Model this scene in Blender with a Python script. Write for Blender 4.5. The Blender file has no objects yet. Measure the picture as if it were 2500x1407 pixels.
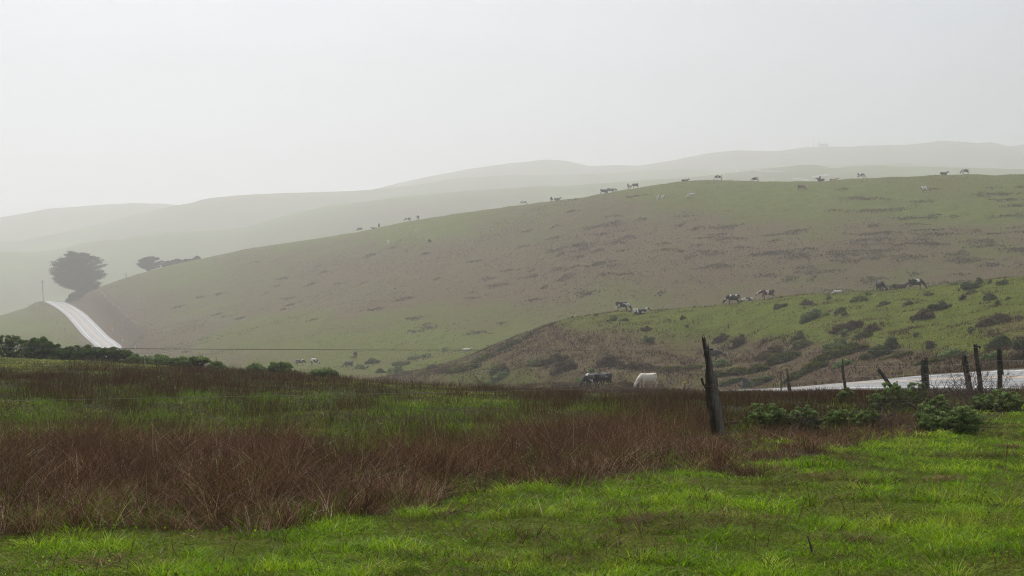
import bpy, math, random
import numpy as np
from mathutils import Vector, Matrix

random.seed(7)
RNG = np.random.default_rng(11)
C = bpy.context.scene.collection
F = 3472.0            # focal length in photo pixels (50 mm on a 36 mm sensor, 2500 px wide)
CX, HY = 1250.0, 800.0
EYE = 1.7             # eye height above the ground under the camera

# ------------------------------------------------------------------ noise
def _h(ix, iy, s):
    n = (ix.astype(np.int64) * 374761393 + iy.astype(np.int64) * 668265263 + s * 974711) & 0xFFFFFFFF
    n = ((n ^ (n >> 13)) * 1274126177) & 0xFFFFFFFF
    n = (n ^ (n >> 16)) & 0xFFFFFFFF
    return n & 255
_GC = np.cos(np.arange(256) / 256 * 6.2831853); _GS = np.sin(np.arange(256) / 256 * 6.2831853)
def pn(x, y, s=0):
    x = np.asarray(x, float); y = np.asarray(y, float)
    x0 = np.floor(x); y0 = np.floor(y); fx = x - x0; fy = y - y0
    def g(dx, dy):
        a = _h(x0 + dx, y0 + dy, s)
        return _GC[a] * (fx - dx) + _GS[a] * (fy - dy)
    u = fx * fx * fx * (fx * (fx * 6 - 15) + 10); v = fy * fy * fy * (fy * (fy * 6 - 15) + 10)
    a = g(0, 0); b = g(1, 0); c = g(0, 1); d = g(1, 1)
    return ((a + (b - a) * u) * (1 - v) + (c + (d - c) * u) * v) * 1.5
def fbm(x, y, s=0, o=4):
    r = 0; amp = 1.0; f = 1.0
    for i in range(o):
        r = r + amp * pn(x * f, y * f, s + i * 17); amp *= .5; f *= 2.03
    return r / 1.6
def sstep(a, b, x):
    t = np.clip((x - a) / (b - a), 0, 1); return t * t * (3 - 2 * t)

# ------------------------------------------------------------------ terrain: profile lines (bearing, distance, height)
# each line: rows (bearing as photo column, distance m, value); 'y' = seen at that photo row, 'z' = height relative to the eye
GR = np.arange(-2200, 4701, 5.0)
def line(rows, mode, smooth=14):
    r = np.array(rows, float)
    Y = np.interp(GR, r[:, 0], r[:, 1])
    if mode == 'y':
        zz = np.interp(GR, r[:, 0], (HY - r[:, 2])) / F * Y
    else:
        zz = np.interp(GR, r[:, 0], r[:, 2])
    k = np.exp(-.5 * (np.arange(-60, 61) * 5.0 / smooth) ** 2); k /= k.sum()
    k2 = np.exp(-.5 * (np.arange(-60, 61) * 5.0 / 60) ** 2); k2 /= k2.sum()
    p = lambda a, kk: np.convolve(np.pad(a, 60, mode='edge'), kk, 'valid')
    return p(Y, k2), p(zz, k)
def mixed(rows, smooth=14):        # rows (col, Y, z or ('y', row))
    rr = [(a, b, (HY - c[1]) / F * b if isinstance(c, tuple) else c) for a, b, c in rows]
    return line(rr, 'z', smooth)
def lk(px): # the left end of the big hill lies farther back than its right end
    return 1.0 + .45 * (1 - min(max((px - 500) / 900.0, 0), 1))
RIDGE = [(-400,540,800),(0,545,772),(60,545,753),(110,545,739),(150,545,736),(180,540,731),(220,530,712),(265,522,693),(330,520,672),(400,522,653),
 (480,525,637),(600,532,612),(750,538,590),(880,540,570),(1000,538,545),(1150,530,522),(1277,520,505),(1420,505,485),(1560,492,464),(1650,482,449),
 (1720,473,444),(1800,465,446),(1900,457,449),(2000,450,449),(2060,446,443),(2200,438,437),(2300,434,432),(2400,431,431),(2440,430,433),(2500,428,430),(3000,425,420)]
RIDGE = [(a, b * lk(a), c) for a, b, c in RIDGE]
NEARR = [(-400,275,840),(0,275,860),(300,275,915),(600,275,925),(800,262,920),(950,255,912),(1000,250,903),(1060,246,893),(1130,240,874),(1190,235,851),(1240,230,830),(1290,228,812),(1340,226,793),
 (1395,224,778),(1430,222,772),(1521,220,759),(1561,220,765),(1620,217,758),(1700,214,752),(1787,212,743),(1876,212,731),(1960,212,722),(2060,212,717),(2149,210,711),(2238,208,706),
 (2330,206,696),(2400,204,687),(2450,203,683),(2500,202,679),(3000,200,640)]
B_ = [(-400,1650,625),(0,1650,616),(80,1650,617),(142,1650,612),(200,1650,596),(249,1650,589),(302,1650,587),(356,1650,575),(409,1650,569),(534,1650,566),(605,1650,557),(701,1650,530),(800,1650,510),
 (920,1650,496),(1004,1650,486),(1160,1650,476),(1328,1650,466),(1400,1650,466),(1700,1650,446),(1850,1650,430),(1960,1650,417),(2000,1650,418),(2030,1650,427),(2080,1650,421),(2150,1650,419),(2300,1650,424),(2500,1650,430),(3000,1650,440)]
C_ = [(-400,2050,592),(0,2050,592),(46,2050,590),(107,2050,578),(167,2050,566),(249,2050,546),(320,2050,528),(374,2050,516),(427,2050,503),(470,2050,497),(491,2050,489),(534,2050,483),(605,2050,477),
 (701,2050,472),(800,2050,470),(904,2050,465),(1040,2050,451),(1130,2050,436),(1270,2050,428),(1400,2050,430),(1520,2050,423),(1640,2050,416),(1790,2050,416),(1900,2050,409),(2020,2050,406),
 (2140,2050,403),(2215,2050,401.5),(2240,2050,406),(2380,2050,411),(2500,2050,416),(3000,2050,425)]
E_ = [(-400,2500,560),(0,2500,533),(114,2500,512),(231,2500,503),(330,2500,498),(391,2500,499),(430,2500,503),(600,2500,500),(850,2500,480),(920,2500,462),(960,2500,452),(1050,2500,432),(1150,2500,415),
 (1250,2500,400),(1290,2500,397),(1310,2500,393),(1340,2500,391),(1380,2500,394),(1440,2500,408),(1500,2500,405),(1560,2500,406),(1640,2500,395),(1720,2500,378),(1740,2500,375),(1800,2500,368),(1900,2500,371),
 (1970,2500,361),(2080,2500,360),(2100,2500,358),(2180,2500,355),(2190,2500,356),(2270,2500,349),(2300,2500,345),(2330,2500,347),(2390,2500,352),(2420,2500,349),(2460,2500,359),(2480,2500,358),(2500,2500,354),(3000,2500,350)]
def scaled(src, Yn, k, off=0):
    return [(a, Yn, (HY - c) / F * b * k + off) for a, b, c in src]
LINES = [
 line([(-2200,-30,-1.7),(4700,-30,-1.7)], 'z'),
 line([(-2200,5,-1.72),(4700,5,-1.72)], 'z'),
 line([(-2200,11,-1.68),(4700,11,-1.72)], 'z'),
 line([(-800,14.5,1180),(-400,15,1165),(0,15.7,1150),(900,18.5,1105),(1735,22,1067),(2100,28,1018),(2390,36,977),(2500,38,968),(3000,40,962)], 'y'),
 line([(-800,80,850),(-400,80,860),(0,80,875),(300,78,888),(600,74,910),(900,66,933),(1200,60,954),(1400,63,964),(1500,64,967),(1620,66,968),(1735,70,967),(1925,80,965),(2060,72,966),(2258,60,960),(2500,52,958),(3000,48,955)], 'y', 30),
 mixed([(-800,140,-6),(-400,140,-6.5),(0,150,-7),(300,170,-8.5),(600,170,-9),(900,150,-8.5),(1200,125,-6.8),(1445,128,-5.5),(1580,126,-5.35),(1745,135,-5.9),(1900,128,-5.8),(2060,112,-4.9),(2250,92,-3.6),(2500,78,-2.9),(3000,70,-2.3)], 40),
 mixed([(-800,240,-4),(-400,240,-5),(0,240,-6.5),(300,240,-9),(600,240,-9.8),(900,220,-9),(1000,210,('y',918)),(1200,185,('y',915)),(1445,165,('y',918)),(1580,165,('y',912)),(1745,185,('y',879)),(1900,160,('y',882)),(2060,140,('y',884)),(2250,125,('y',880)),(2500,112,('y',870)),(3000,105,('y',850))], 40),
 line(NEARR, 'y'),
 mixed([(-800,450,-3),(-400,450,-4),(0,450,-5),(300,440,-9),(600,325,-8.5),(740,305,('y',893)),(865,300,('y',884)),(1000,300,('y',878)),(1140,300,('y',857)),(1300,290,-4.5),(1500,280,-4),(2000,270,-2),(2500,262,0),(3000,260,2)], 40),
 mixed([(-800,600,('y',840)),(-400,600,('y',830)),(0,600,('y',806)),(150,600,('y',806)),(300,580,('y',800)),(600,510,('y',765)),(1000,435,('y',715)),(1500,370,('y',635)),(2000,350,('y',580)),(2500,340,('y',560)),(3000,335,('y',550))], 40),
 line(RIDGE, 'y', 9),
 mixed([(-800,1200,-18),(-400,1200,-16),(0,1200,-10),(150,1200,-4),(300,1200,4),(600,1080,18),(800,930,22),(1000,800,24),(1500,700,28),(2500,680,28),(3000,680,28)], 60),
 line(B_, 'y', 10),
 line(scaled(B_, 1780, .93), 'z', 30),
 line(C_, 'y', 8),
 line(scaled(C_, 2220, .95), 'z', 30),
 line(E_, 'y', 5),
 line(scaled(E_, 3000, .6), 'z', 60),
 line(scaled(E_, 3800, .3), 'z', 60),
]
LY = np.array([l[0] for l in LINES]); LZ = np.array([l[1] for l in LINES]); K = len(LINES)

# the road, as a centre line (x, y, z relative to the eye, bank of the far side, half width)
ROAD = [(26.5,-30,-1.62,.3,4.1),(26.2,20,-1.66,.7,4.1),(25.6,40,-1.80,1.0,4.1),(25.3,60,-2.12,1.2,4.1),(25.3,82,-2.98,1.2,4.1),(25.2,103,-4.05,1.1,4.1),(24.3,120,-5.15,1.0,4.1),(20.5,137,-6.3,.7,4.1),(12,154,-7.2,.4,4.0),(-3,176,-8.2,.1,3.8),
 (-26,206,-9.2,0,3.7),(-51,246,-10,0,3.8),(-79,300,-10.8,0,3.9),(-108,370,-10.4,0,4.2),(-131,450,-8.9,0,4.6)]
def road_px(px_l, px_r, y, Y):
    c = (px_l + px_r) / 2; Y *= 1.385
    return ((c - CX) / F * Y, Y, (HY - y) / F * Y, 0, 4.9)
ROAD += [road_px(232,296,846,392), road_px(203,265,820,424), road_px(180,237,793,456), road_px(157,212,768,484), road_px(132,184,749,508), road_px(116,152,737,536),
 (-245,762,13.9,0,4.9),(-252,790,11,0,4.9),(-262,840,3,0,4.9)]
def catmull(P, n):
    P = np.array(P, float); out = []
    for i in range(len(P) - 1):
        p0 = P[max(i - 1, 0)]; p1 = P[i]; p2 = P[i + 1]; p3 = P[min(i + 2, len(P) - 1)]
        d1 = np.linalg.norm(p1[:2] - p0[:2]) or 1e-6; d2 = np.linalg.norm(p2[:2] - p1[:2]); d3 = np.linalg.norm(p3[:2] - p2[:2]) or 1e-6
        m1 = (p2 - p0) / (d1 + d2) * d2 if i > 0 else (p2 - p1); m2 = (p3 - p1) / (d2 + d3) * d2 if i < len(P) - 2 else (p2 - p1)
        for k in range(n):
            t = k / n; t2 = t * t; t3 = t2 * t
            out.append((2*t3-3*t2+1)*p1 + (t3-2*t2+t)*m1 + (-2*t3+3*t2)*p2 + (t3-t2)*m2)
    out.append(P[-1]); return np.array(out)
RC = catmull(ROAD, 8)
RT = np.gradient(RC[:, :2], axis=0); RT /= np.linalg.norm(RT, axis=1)[:, None]
RN = np.stack([RT[:, 1], -RT[:, 0]], 1)     # to the right of travel (the far side on the near stretch)

def base_z(X, Y):
    X = np.asarray(X, float).ravel(); Y = np.asarray(Y, float).ravel()
    col = np.clip(CX + F * X / np.maximum(Y, 7.0), -2195, 4695)
    fi = (col + 2200) / 5.0; i0 = np.floor(fi).astype(int); ff = fi - i0
    Z = np.empty_like(X)
    for a in range(0, len(X), 120000):
        s = slice(a, a + 120000)
        yk = LY[:, i0[s]] * (1 - ff[s]) + LY[:, i0[s] + 1] * ff[s]
        zk = LZ[:, i0[s]] * (1 - ff[s]) + LZ[:, i0[s] + 1] * ff[s]
        h = np.diff(yk, axis=0); d = np.diff(zk, axis=0) / h
        m = np.empty_like(zk); m[0] = d[0]; m[-1] = d[-1]
        w1 = 2 * h[1:] + h[:-1]; w2 = h[1:] + 2 * h[:-1]
        with np.errstate(divide='ignore', invalid='ignore'):
            hm = (w1 + w2) / (w1 / d[:-1] + w2 / d[1:])
        m[1:-1] = np.where(d[:-1] * d[1:] > 0, hm, 0)
        q = np.clip(Y[s], yk[0], yk[-1])
        idx = np.clip((q[None, :] >= yk).sum(0) - 1, 0, K - 2)[None, :]
        ta = lambda A: np.take_along_axis(A, idx, 0)[0]
        y0 = ta(yk); hh = ta(h); z0 = ta(zk); z1 = np.take_along_axis(zk, idx + 1, 0)[0]; m0 = ta(m); m1 = np.take_along_axis(m, idx + 1, 0)[0]
        t = (q - y0) / hh; t2 = t * t; t3 = t2 * t
        Z[s] = (2*t3-3*t2+1)*z0 + (t3-2*t2+t)*hh*m0 + (-2*t3+3*t2)*z1 + (t3-t2)*hh*m1
    return Z
def road_near(X, Y):
    """distance to the road's centre line, signed side, surface height there, half width"""
    n = len(X); D = np.full(n, 1e9); H = np.zeros(n); S = np.zeros(n); W = np.full(n, 4.0)
    sel = np.where((X > -330) & (X < 60) & (Y < 950))[0]
    for a in range(0, len(sel), 20000):
        s = sel[a:a + 20000]
        dx = X[s][:, None] - RC[None, :-1, 0]; dy = Y[s][:, None] - RC[None, :-1, 1]
        ex = np.diff(RC[:, 0]); ey = np.diff(RC[:, 1]); L2 = ex * ex + ey * ey
        t = np.clip((dx * ex + dy * ey) / L2, 0, 1)
        qx = dx - t * ex; qy = dy - t * ey
        d2 = qx * qx + qy * qy; k = d2.argmin(1); r = np.arange(len(s))
        tt = t[r, k]; D[s] = np.sqrt(d2[r, k])
        sd = qx[r, k] * RN[k, 0] + qy[r, k] * RN[k, 1]; S[s] = sd
        at_ = lambda c: RC[k, c] * (1 - tt) + RC[k + 1, c] * tt
        W[s] = at_(4); H[s] = at_(2) + at_(3) * np.clip(sd / at_(4), -1.3, 1.3) * .5
    return D, S, H, W
def ground(X, Y, fine=True):
    X = np.atleast_1d(np.asarray(X, float)); Y = np.atleast_1d(np.asarray(Y, float))
    Z = base_z(X, Y)
    if fine:
        a = np.clip((Y - 5) / 10, 0, 1)
        Z = Z + a * (.035 * fbm(X * 2.1, Y * 2.1, 4, 2) * (Y < 45) + .045 * fbm(X * .9, Y * .9, 3, 3) + .05 * pn(X * .25, Y * .25, 9))
        b = sstep(85, 140, Y) * (1 - .5 * sstep(300, 500, Y))
        Z = Z + b * (.28 * fbm(X * .22, Y * .22, 21, 4) + .10 * fbm(X * .9, Y * .9, 5, 2))
        c = sstep(260, 330, Y)
        Z = Z + c * (.30 * fbm(X * .11, Y * .11, 31, 4))
        d = sstep(880, 1100, Y)
        Z = Z + d * (1.2 * fbm(X * .008, Y * .008, 41, 4) * np.clip(Y / 1500, 0, 2))
    D, S, H, W = road_near(X, Y)
    k = 1 - sstep(0, 1, np.clip((D - W - .7) / (3.2 + .01 * Y), 0, 1))
    Z = Z * (1 - k) + (H - .03) * k
    k2 = 1 - sstep(W + .1, W + .6, D)
    Z = np.where(D < W + .6, Z - .03 * k2, Z)
    return Z + EYE
def gz(x, y):
    return float(ground([x], [y])[0])
def at(px, py, y0=8, y1=1500, n=1500):
    """the place on the ground seen at a photo point (first ground met between distances y0 and y1)"""
    Y = np.geomspace(y0, y1, n); X = (px - CX) / F * Y
    zr = EYE + (HY - py) / F * Y
    g = ground(X, Y); hit = np.where(zr <= g)[0]
    i = hit[0] if len(hit) else int(np.argmin(zr - g))
    return float(X[i]), float(Y[i]), float(g[i])
def on(px, Y):
    x = (px - CX) / F * Y
    return x, Y, gz(x, Y)
def proj(X, Y, Z):
    return CX + F * X / Y, HY - F * (Z - EYE) / Y

# ------------------------------------------------------------------ object helpers
def tag(o, label=None, cat=None, group=None, kind=None):
    if label: o['label'] = label
    if cat: o['category'] = cat
    if group: o['group'] = group
    if kind: o['kind'] = kind
    return o
def empty(name, loc, rz=0):
    o = bpy.data.objects.new(name, None); C.objects.link(o); o.location = loc; o.rotation_euler = (0, 0, rz)
    o.empty_display_size = .2
    return o
def np_mesh(name, V, quads=None, tris=None, attrs=None, mat=None, parent=None, smooth=False, loc=None):
    me = bpy.data.meshes.new(name)
    V = np.ascontiguousarray(V, np.float32)
    me.vertices.add(len(V)); me.vertices.foreach_set('co', V.ravel())
    lo = []; st = []; p = 0
    if quads is not None and len(quads):
        lo.append(np.asarray(quads, np.int32).ravel()); st.append(p + 4 * np.arange(len(quads), dtype=np.int32)); p += 4 * len(quads)
    if tris is not None and len(tris):
        lo.append(np.asarray(tris, np.int32).ravel()); st.append(p + 3 * np.arange(len(tris), dtype=np.int32)); p += 3 * len(tris)
    lo = np.concatenate(lo); st = np.concatenate(st)
    me.loops.add(len(lo)); me.loops.foreach_set('vertex_index', lo)
    me.polygons.add(len(st)); me.polygons.foreach_set('loop_start', st)
    me.update(calc_edges=True)
    me.polygons.foreach_set('use_smooth', np.full(len(st), smooth))
    for k, v in (attrs or {}).items():
        a = me.attributes.new(k, 'FLOAT', 'POINT'); a.data.foreach_set('value', np.ascontiguousarray(v, np.float32))
    if mat: me.materials.append(mat)
    o = bpy.data.objects.new(name, me); C.objects.link(o)
    if parent: o.parent = parent
    if loc is not None: o.location = loc
    return o
class MB:
    """collects tubes, leaves and blocks; build() links them as ONE mesh object"""
    def __init__(s): s.V = []; s.Q = []; s.T = []; s.A = []; s.n = 0
    def add(s, V, Q=None, T=None, var=.5):
        V = np.asarray(V, float).reshape(-1, 3)
        if Q is not None and len(Q): s.Q.append(np.asarray(Q, int).reshape(-1, 4) + s.n)
        if T is not None and len(T): s.T.append(np.asarray(T, int).reshape(-1, 3) + s.n)
        s.V.append(V); s.A.append(np.full(len(V), var) if np.isscalar(var) else np.asarray(var, float)); s.n += len(V)
    def tube(s, pts, rad, n=6, var=.5, cap=True):
        P = np.asarray(pts, float); m = len(P); R = np.broadcast_to(np.asarray(rad, float), (m,))
        T = np.gradient(P, axis=0); T /= np.maximum(np.linalg.norm(T, axis=1), 1e-9)[:, None]
        ref = np.array([0, 0, 1.0]) if abs(T[0][2]) < .9 else np.array([1.0, 0, 0])
        U = np.cross(T, ref); U /= np.maximum(np.linalg.norm(U, axis=1), 1e-9)[:, None]; W = np.cross(T, U)
        a = np.arange(n) / n * 2 * math.pi
        ring = P[:, None, :] + R[:, None, None] * (np.cos(a)[None, :, None] * U[:, None, :] + np.sin(a)[None, :, None] * W[:, None, :])
        V = ring.reshape(-1, 3); i = np.arange(m - 1)[:, None] * n; j = np.arange(n)[None, :]; k = (j + 1) % n
        Q = np.stack([i + j, i + k, i + n + k, i + n + j], -1).reshape(-1, 4)
        T_ = []
        if cap:
            V = np.vstack([V, P[0], P[-1]]); b = m * n
            for q in range(n):
                T_.append((b, (q + 1) % n, q)); T_.append((b + 1, (m - 1) * n + q, (m - 1) * n + (q + 1) % n))
        s.add(V, Q, T_, var)
    def box(s, x0, x1, y0, y1, z0, z1, var=.5):
        V = [(x, y, z) for z in (z0, z1) for y in (y0, y1) for x in (x0, x1)]
        s.add(V, [(0,2,3,1),(4,5,7,6),(0,1,5,4),(2,6,7,3),(0,4,6,2),(1,3,7,5)], None, var)
    def leaves(s, P, size, var, flat=0.0, rng=RNG, asp=.45):
        """a folded lozenge leaf at each point"""
        P = np.asarray(P, float); n = len(P); size = np.broadcast_to(np.asarray(size, float), (n,))
        N = rng.normal(size=(n, 3)); N[:, 2] = N[:, 2] * (1 - flat) + flat * 1.6; N /= np.linalg.norm(N, axis=1)[:, None]
        A = rng.normal(size=(n, 3)); A -= (A * N).sum(1)[:, None] * N; A /= np.linalg.norm(A, axis=1)[:, None]
        B = np.cross(N, A); L = A * size[:, None]; Wd = B * (size * asp)[:, None]
        up = N * (size * .18)[:, None]
        V = np.stack([P - L, P + Wd + up, P + L, P - Wd + up], 1).reshape(-1, 3)
        b = 4 * np.arange(n)[:, None]
        T = np.concatenate([b + [[0, 1, 2]], b + [[0, 2, 3]]], 0)
        s.add(V, None, T, np.repeat(np.broadcast_to(var, (n,)), 4))
    def build(s, name, mat, parent=None, smooth=False, loc=None):
        return np_mesh(name, np.concatenate(s.V), np.concatenate(s.Q) if s.Q else None, np.concatenate(s.T) if s.T else None,
                       {'var': np.concatenate(s.A)}, mat, parent, smooth, loc)

# ------------------------------------------------------------------ materials
def new_mat(name):
    m = bpy.data.materials.new(name); m.use_nodes = True; nt = m.node_tree
    for n in list(nt.nodes): nt.nodes.remove(n)
    out = nt.nodes.new('ShaderNodeOutputMaterial')
    return m, nt, out
class NT:
    def __init__(s, nt): s.nt = nt
    def n(s, t, **kw):
        x = s.nt.nodes.new(t)
        for k, v in kw.items(): setattr(x, k, v)
        return x
    def l(s, a, b): s.nt.links.new(a, b)
    def set(s, sock, v):
        if hasattr(v, 'is_output') or isinstance(v, bpy.types.NodeSocket): s.l(v, sock)
        else: sock.default_value = v
    def attr(s, name): return s.n('ShaderNodeAttribute', attribute_name=name).outputs['Fac']
    def noise(s, vec, scale, detail=3, rough=.55, dist=0):
        x = s.n('ShaderNodeTexNoise'); x.inputs['Scale'].default_value = scale; x.inputs['Detail'].default_value = detail
        x.inputs['Roughness'].default_value = rough; x.inputs['Distortion'].default_value = dist
        if vec is not None: s.l(vec, x.inputs['Vector'])
        return x.outputs['Fac']
    def ramp(s, fac, stops, interp='LINEAR'):
        x = s.n('ShaderNodeValToRGB'); e = x.color_ramp; e.interpolation = interp
        while len(e.elements) < len(stops): e.elements.new(.5)
        for el, (p, c) in zip(e.elements, stops):
            el.position = p; el.color = (c[0], c[1], c[2], 1) if not np.isscalar(c) else (c, c, c, 1)
        s.l(fac, x.inputs['Fac']); return x.outputs['Color']
    def mix(s, fac, a, b, mode='MIX'):
        x = s.n('ShaderNodeMix', data_type='RGBA', blend_type=mode)
        s.set(x.inputs[0], fac)
        for sock, v in ((x.inputs[6], a), (x.inputs[7], b)):
            if isinstance(v, (tuple, list)) and len(v) == 3: v = (*v, 1)
            s.set(sock, v)
        return x.outputs[2]
    def math(s, op, a, b=0.0, clamp=False):
        x = s.n('ShaderNodeMath', operation=op, use_clamp=clamp); s.set(x.inputs[0], a); s.set(x.inputs[1], b); return x.outputs[0]
    def mapr(s, v, a, b, c=0.0, d=1.0):
        x = s.n('ShaderNodeMapRange'); s.set(x.inputs[0], v)
        for i, q in enumerate((a, b, c, d)): x.inputs[i + 1].default_value = q
        return x.outputs[0]
    def pos(s): return s.n('ShaderNodeNewGeometry').outputs['Position']
    def objc(s): return s.n('ShaderNodeTexCoord').outputs['Object']
    def scalev(s, v, sc):
        x = s.n('ShaderNodeVectorMath', operation='MULTIPLY'); s.l(v, x.inputs[0]); x.inputs[1].default_value = sc; return x.outputs[0]
    def bump(s, h, strength=.5, dist=.05):
        x = s.n('ShaderNodeBump'); x.inputs['Strength'].default_value = strength; x.inputs['Distance'].default_value = dist
        s.l(h, x.inputs['Height']); return x.outputs['Normal']
    def bsdf(s, out, col, rough=.8, spec=.3, normal=None, transl=0.0, tcol=None):
        p = s.n('ShaderNodeBsdfPrincipled')
        if isinstance(col, tuple): col = (*col[:3], 1)
        s.set(p.inputs['Base Color'], col); s.set(p.inputs['Roughness'], rough); p.inputs['Specular IOR Level'].default_value = spec
        if normal is not None: s.l(normal, p.inputs['Normal'])
        if transl > 0:
            t = s.n('ShaderNodeBsdfTranslucent'); s.set(t.inputs['Color'], tcol if tcol is not None else col)
            m = s.n('ShaderNodeMixShader'); m.inputs[0].default_value = transl
            s.l(p.outputs[0], m.inputs[1]); s.l(t.outputs[0], m.inputs[2]); s.l(m.outputs[0], out.inputs['Surface'])
        else: s.l(p.outputs[0], out.inputs['Surface'])
        return p
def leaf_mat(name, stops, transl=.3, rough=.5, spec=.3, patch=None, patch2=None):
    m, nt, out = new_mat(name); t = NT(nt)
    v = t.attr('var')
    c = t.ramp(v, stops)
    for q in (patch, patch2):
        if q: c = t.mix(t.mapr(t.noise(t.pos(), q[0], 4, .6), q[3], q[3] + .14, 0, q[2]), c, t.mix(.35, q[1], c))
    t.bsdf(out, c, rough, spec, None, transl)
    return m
def blades(name, P, h, w, yaw, lean, curve, var, segs, mat, label=None):
    """grass: every blade a curved tapering strip standing at P"""
    n = len(P); t = np.linspace(0, 1, segs + 1)
    d = np.stack([np.cos(yaw), np.sin(yaw)], 1); fy = RNG.uniform(0, 6.283, n); sd = np.stack([np.cos(fy), np.sin(fy)], 1)
    off = h[:, None] * (lean[:, None] * t + curve[:, None] * t * t)
    zz = h[:, None] * t * (1 - .35 * np.minimum(curve[:, None], 2.0) * t) / np.sqrt(1 + lean[:, None] ** 2)
    X = P[:, 0, None] + d[:, 0, None] * off; Yy = P[:, 1, None] + d[:, 1, None] * off; Z = P[:, 2, None] + zz
    ww = w[:, None] * (1 - t ** 1.6) * .5
    L = np.stack([X - sd[:, 0, None] * ww, Yy - sd[:, 1, None] * ww, Z], -1)[:, :segs]
    R = np.stack([X + sd[:, 0, None] * ww, Yy + sd[:, 1, None] * ww, Z], -1)[:, :segs]
    tip = np.stack([X, Yy, Z], -1)[:, segs:]
    V = np.concatenate([np.stack([L, R], 2).reshape(n, -1, 3), tip], 1); nv = 2 * segs + 1
    b = (nv * np.arange(n))[:, None]; Q = []
    for k in range(segs - 1): Q.append(b + [[2*k, 2*k+1, 2*k+3, 2*k+2]])
    T = b + [[2*segs-2, 2*segs-1, 2*segs]]
    o = np_mesh(name, V.reshape(-1, 3), np.concatenate(Q) if Q else None, T, {'var': np.repeat(var, nv), 'tip': np.tile(np.append(np.repeat(t[:-1], 2), 1.0), n)}, mat)
    tag(o, label, None, None, 'stuff')
    return o
# ------------------------------------------------------------------ cover of the ground (dry 0..1, bare 0..1) where it lies
def cover_rbf(px, py, pts, sx, sy):
    num = np.zeros_like(px); den = np.full_like(px, 1e-9)
    for a, b, v in pts:
        w = np.exp(-((px - a) / sx) ** 2 - ((py - b) / sy) ** 2) + 1e-12
        num += w * v; den += w
    return num / den
BIG = [(300,760,.75),(330,700,.6),(450,670,.35),(500,730,.65),(420,800,.75),(600,640,.55),(650,720,.7),(600,800,.5),(700,860,.4),(780,600,.45),(850,650,.85),(900,720,.75),(900,790,.45),(850,850,.35),
 (1000,560,.3),(1050,620,.85),(1100,700,.75),(1100,770,.5),(1050,830,.4),(1150,530,.35),(1250,560,.7),(1300,640,.85),(1350,720,.7),(1250,790,.45),(1350,790,.55),(1450,520,.65),(1500,580,.85),(1550,650,.8),(1500,720,.55),
 (1650,470,.3),(1650,520,.6),(1700,580,.85),(1750,650,.8),(1700,710,.6),(1800,470,.3),(1850,520,.4),(1950,490,.15),(1900,570,.75),(1900,640,.85),(1950,700,.7),(2050,460,.2),(2100,500,.35),(2100,560,.75),(2150,620,.95),
 (2050,680,.7),(2250,470,.3),(2300,520,.4),(2300,580,.75),(2350,640,.7),(2200,690,.7),(2450,460,.3),(2450,530,.35),(2450,600,.6),(2450,660,.75),(150,800,.55),(50,790,.3),(80,830,.4),(20,800,.2),(230,740,.8),(330,840,.9),(430,870,.8),(500,870,.55)]
NEAR = [(1450,790,.35),(1550,785,.25),(1500,820,.8),(1400,830,.9),(1300,830,.85),(1250,860,.8),(1150,900,.6),(1050,910,.7),(1450,870,.85),(1550,880,.85),(1500,910,.7),(1600,800,.5),(1650,830,.35),(1600,855,.75),(1700,780,.1),(1750,800,.15),(1700,850,.6),
 (1750,760,.1),(1850,760,.1),(1800,800,.3),(1830,860,.9),(1900,850,.85),(1900,800,.2),(2000,760,.15),(2000,810,.3),(1950,880,.6),(2050,740,.2),(2100,780,.3),(2060,800,.8),(2150,800,.3),(2200,740,.1),(2250,790,.35),(2200,840,.3),(2300,720,.1),(2350,780,.15),
 (2300,830,.2),(2400,720,.15),(2450,690,0),(2450,740,.15),(2450,790,.6),(2420,830,.35),(2480,860,.7),(2350,860,.3),(2100,860,.7),(2000,890,.8),(1650,920,.7),(1800,920,.5)]
FIELD = [(50,890,.1),(300,890,.25),(100,925,.7),(350,930,.7),(600,930,.6),(50,980,.6),(300,980,.5),(600,980,.5),(100,1030,.35),(400,1030,.4),(700,1030,.4),(900,960,.35),(1100,960,.3),(1000,1000,.3),(1250,970,.4),(1400,960,.6),(1200,1020,.4),(1500,980,.6),(1700,970,.8),(1900,970,.9),(2100,970,.8),(2300,980,.8),(2450,990,.3)]
def low_edge(px):    # near edge of the dry strip, photo rows on the bare ground
    return np.interp(px, [-600,0,400,600,800,1000,1200,1500,1700,1900,2050,2200,2400,2500,3200], [1310,1290,1272,1270,1252,1240,1208,1174,1158,1142,1102,1072,1042,1000,985])
def high_edge(px):
    return np.interp(px, [-600,0,300,600,900,1200,1400,1550,1700,1900,2050,2200,2400,2500,3200], [1110,1105,1110,1112,1105,1095,1065,1060,1060,1075,1055,1015,985,975,970])
def field_cover(X, Y, Z):
    px, py = proj(X, Y, Z)
    j = 40 * fbm(X * .8, Y * .8, 71, 4) + 26 * pn(X * .3, Y * .3, 77)
    e1 = sstep(12, -12, py - low_edge(px) + j)      # 1 beyond the near edge
    e2 = sstep(-12, 12, py - high_edge(px) + j)     # 1 nearer than the far edge
    return px, py, e1, e2
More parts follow.
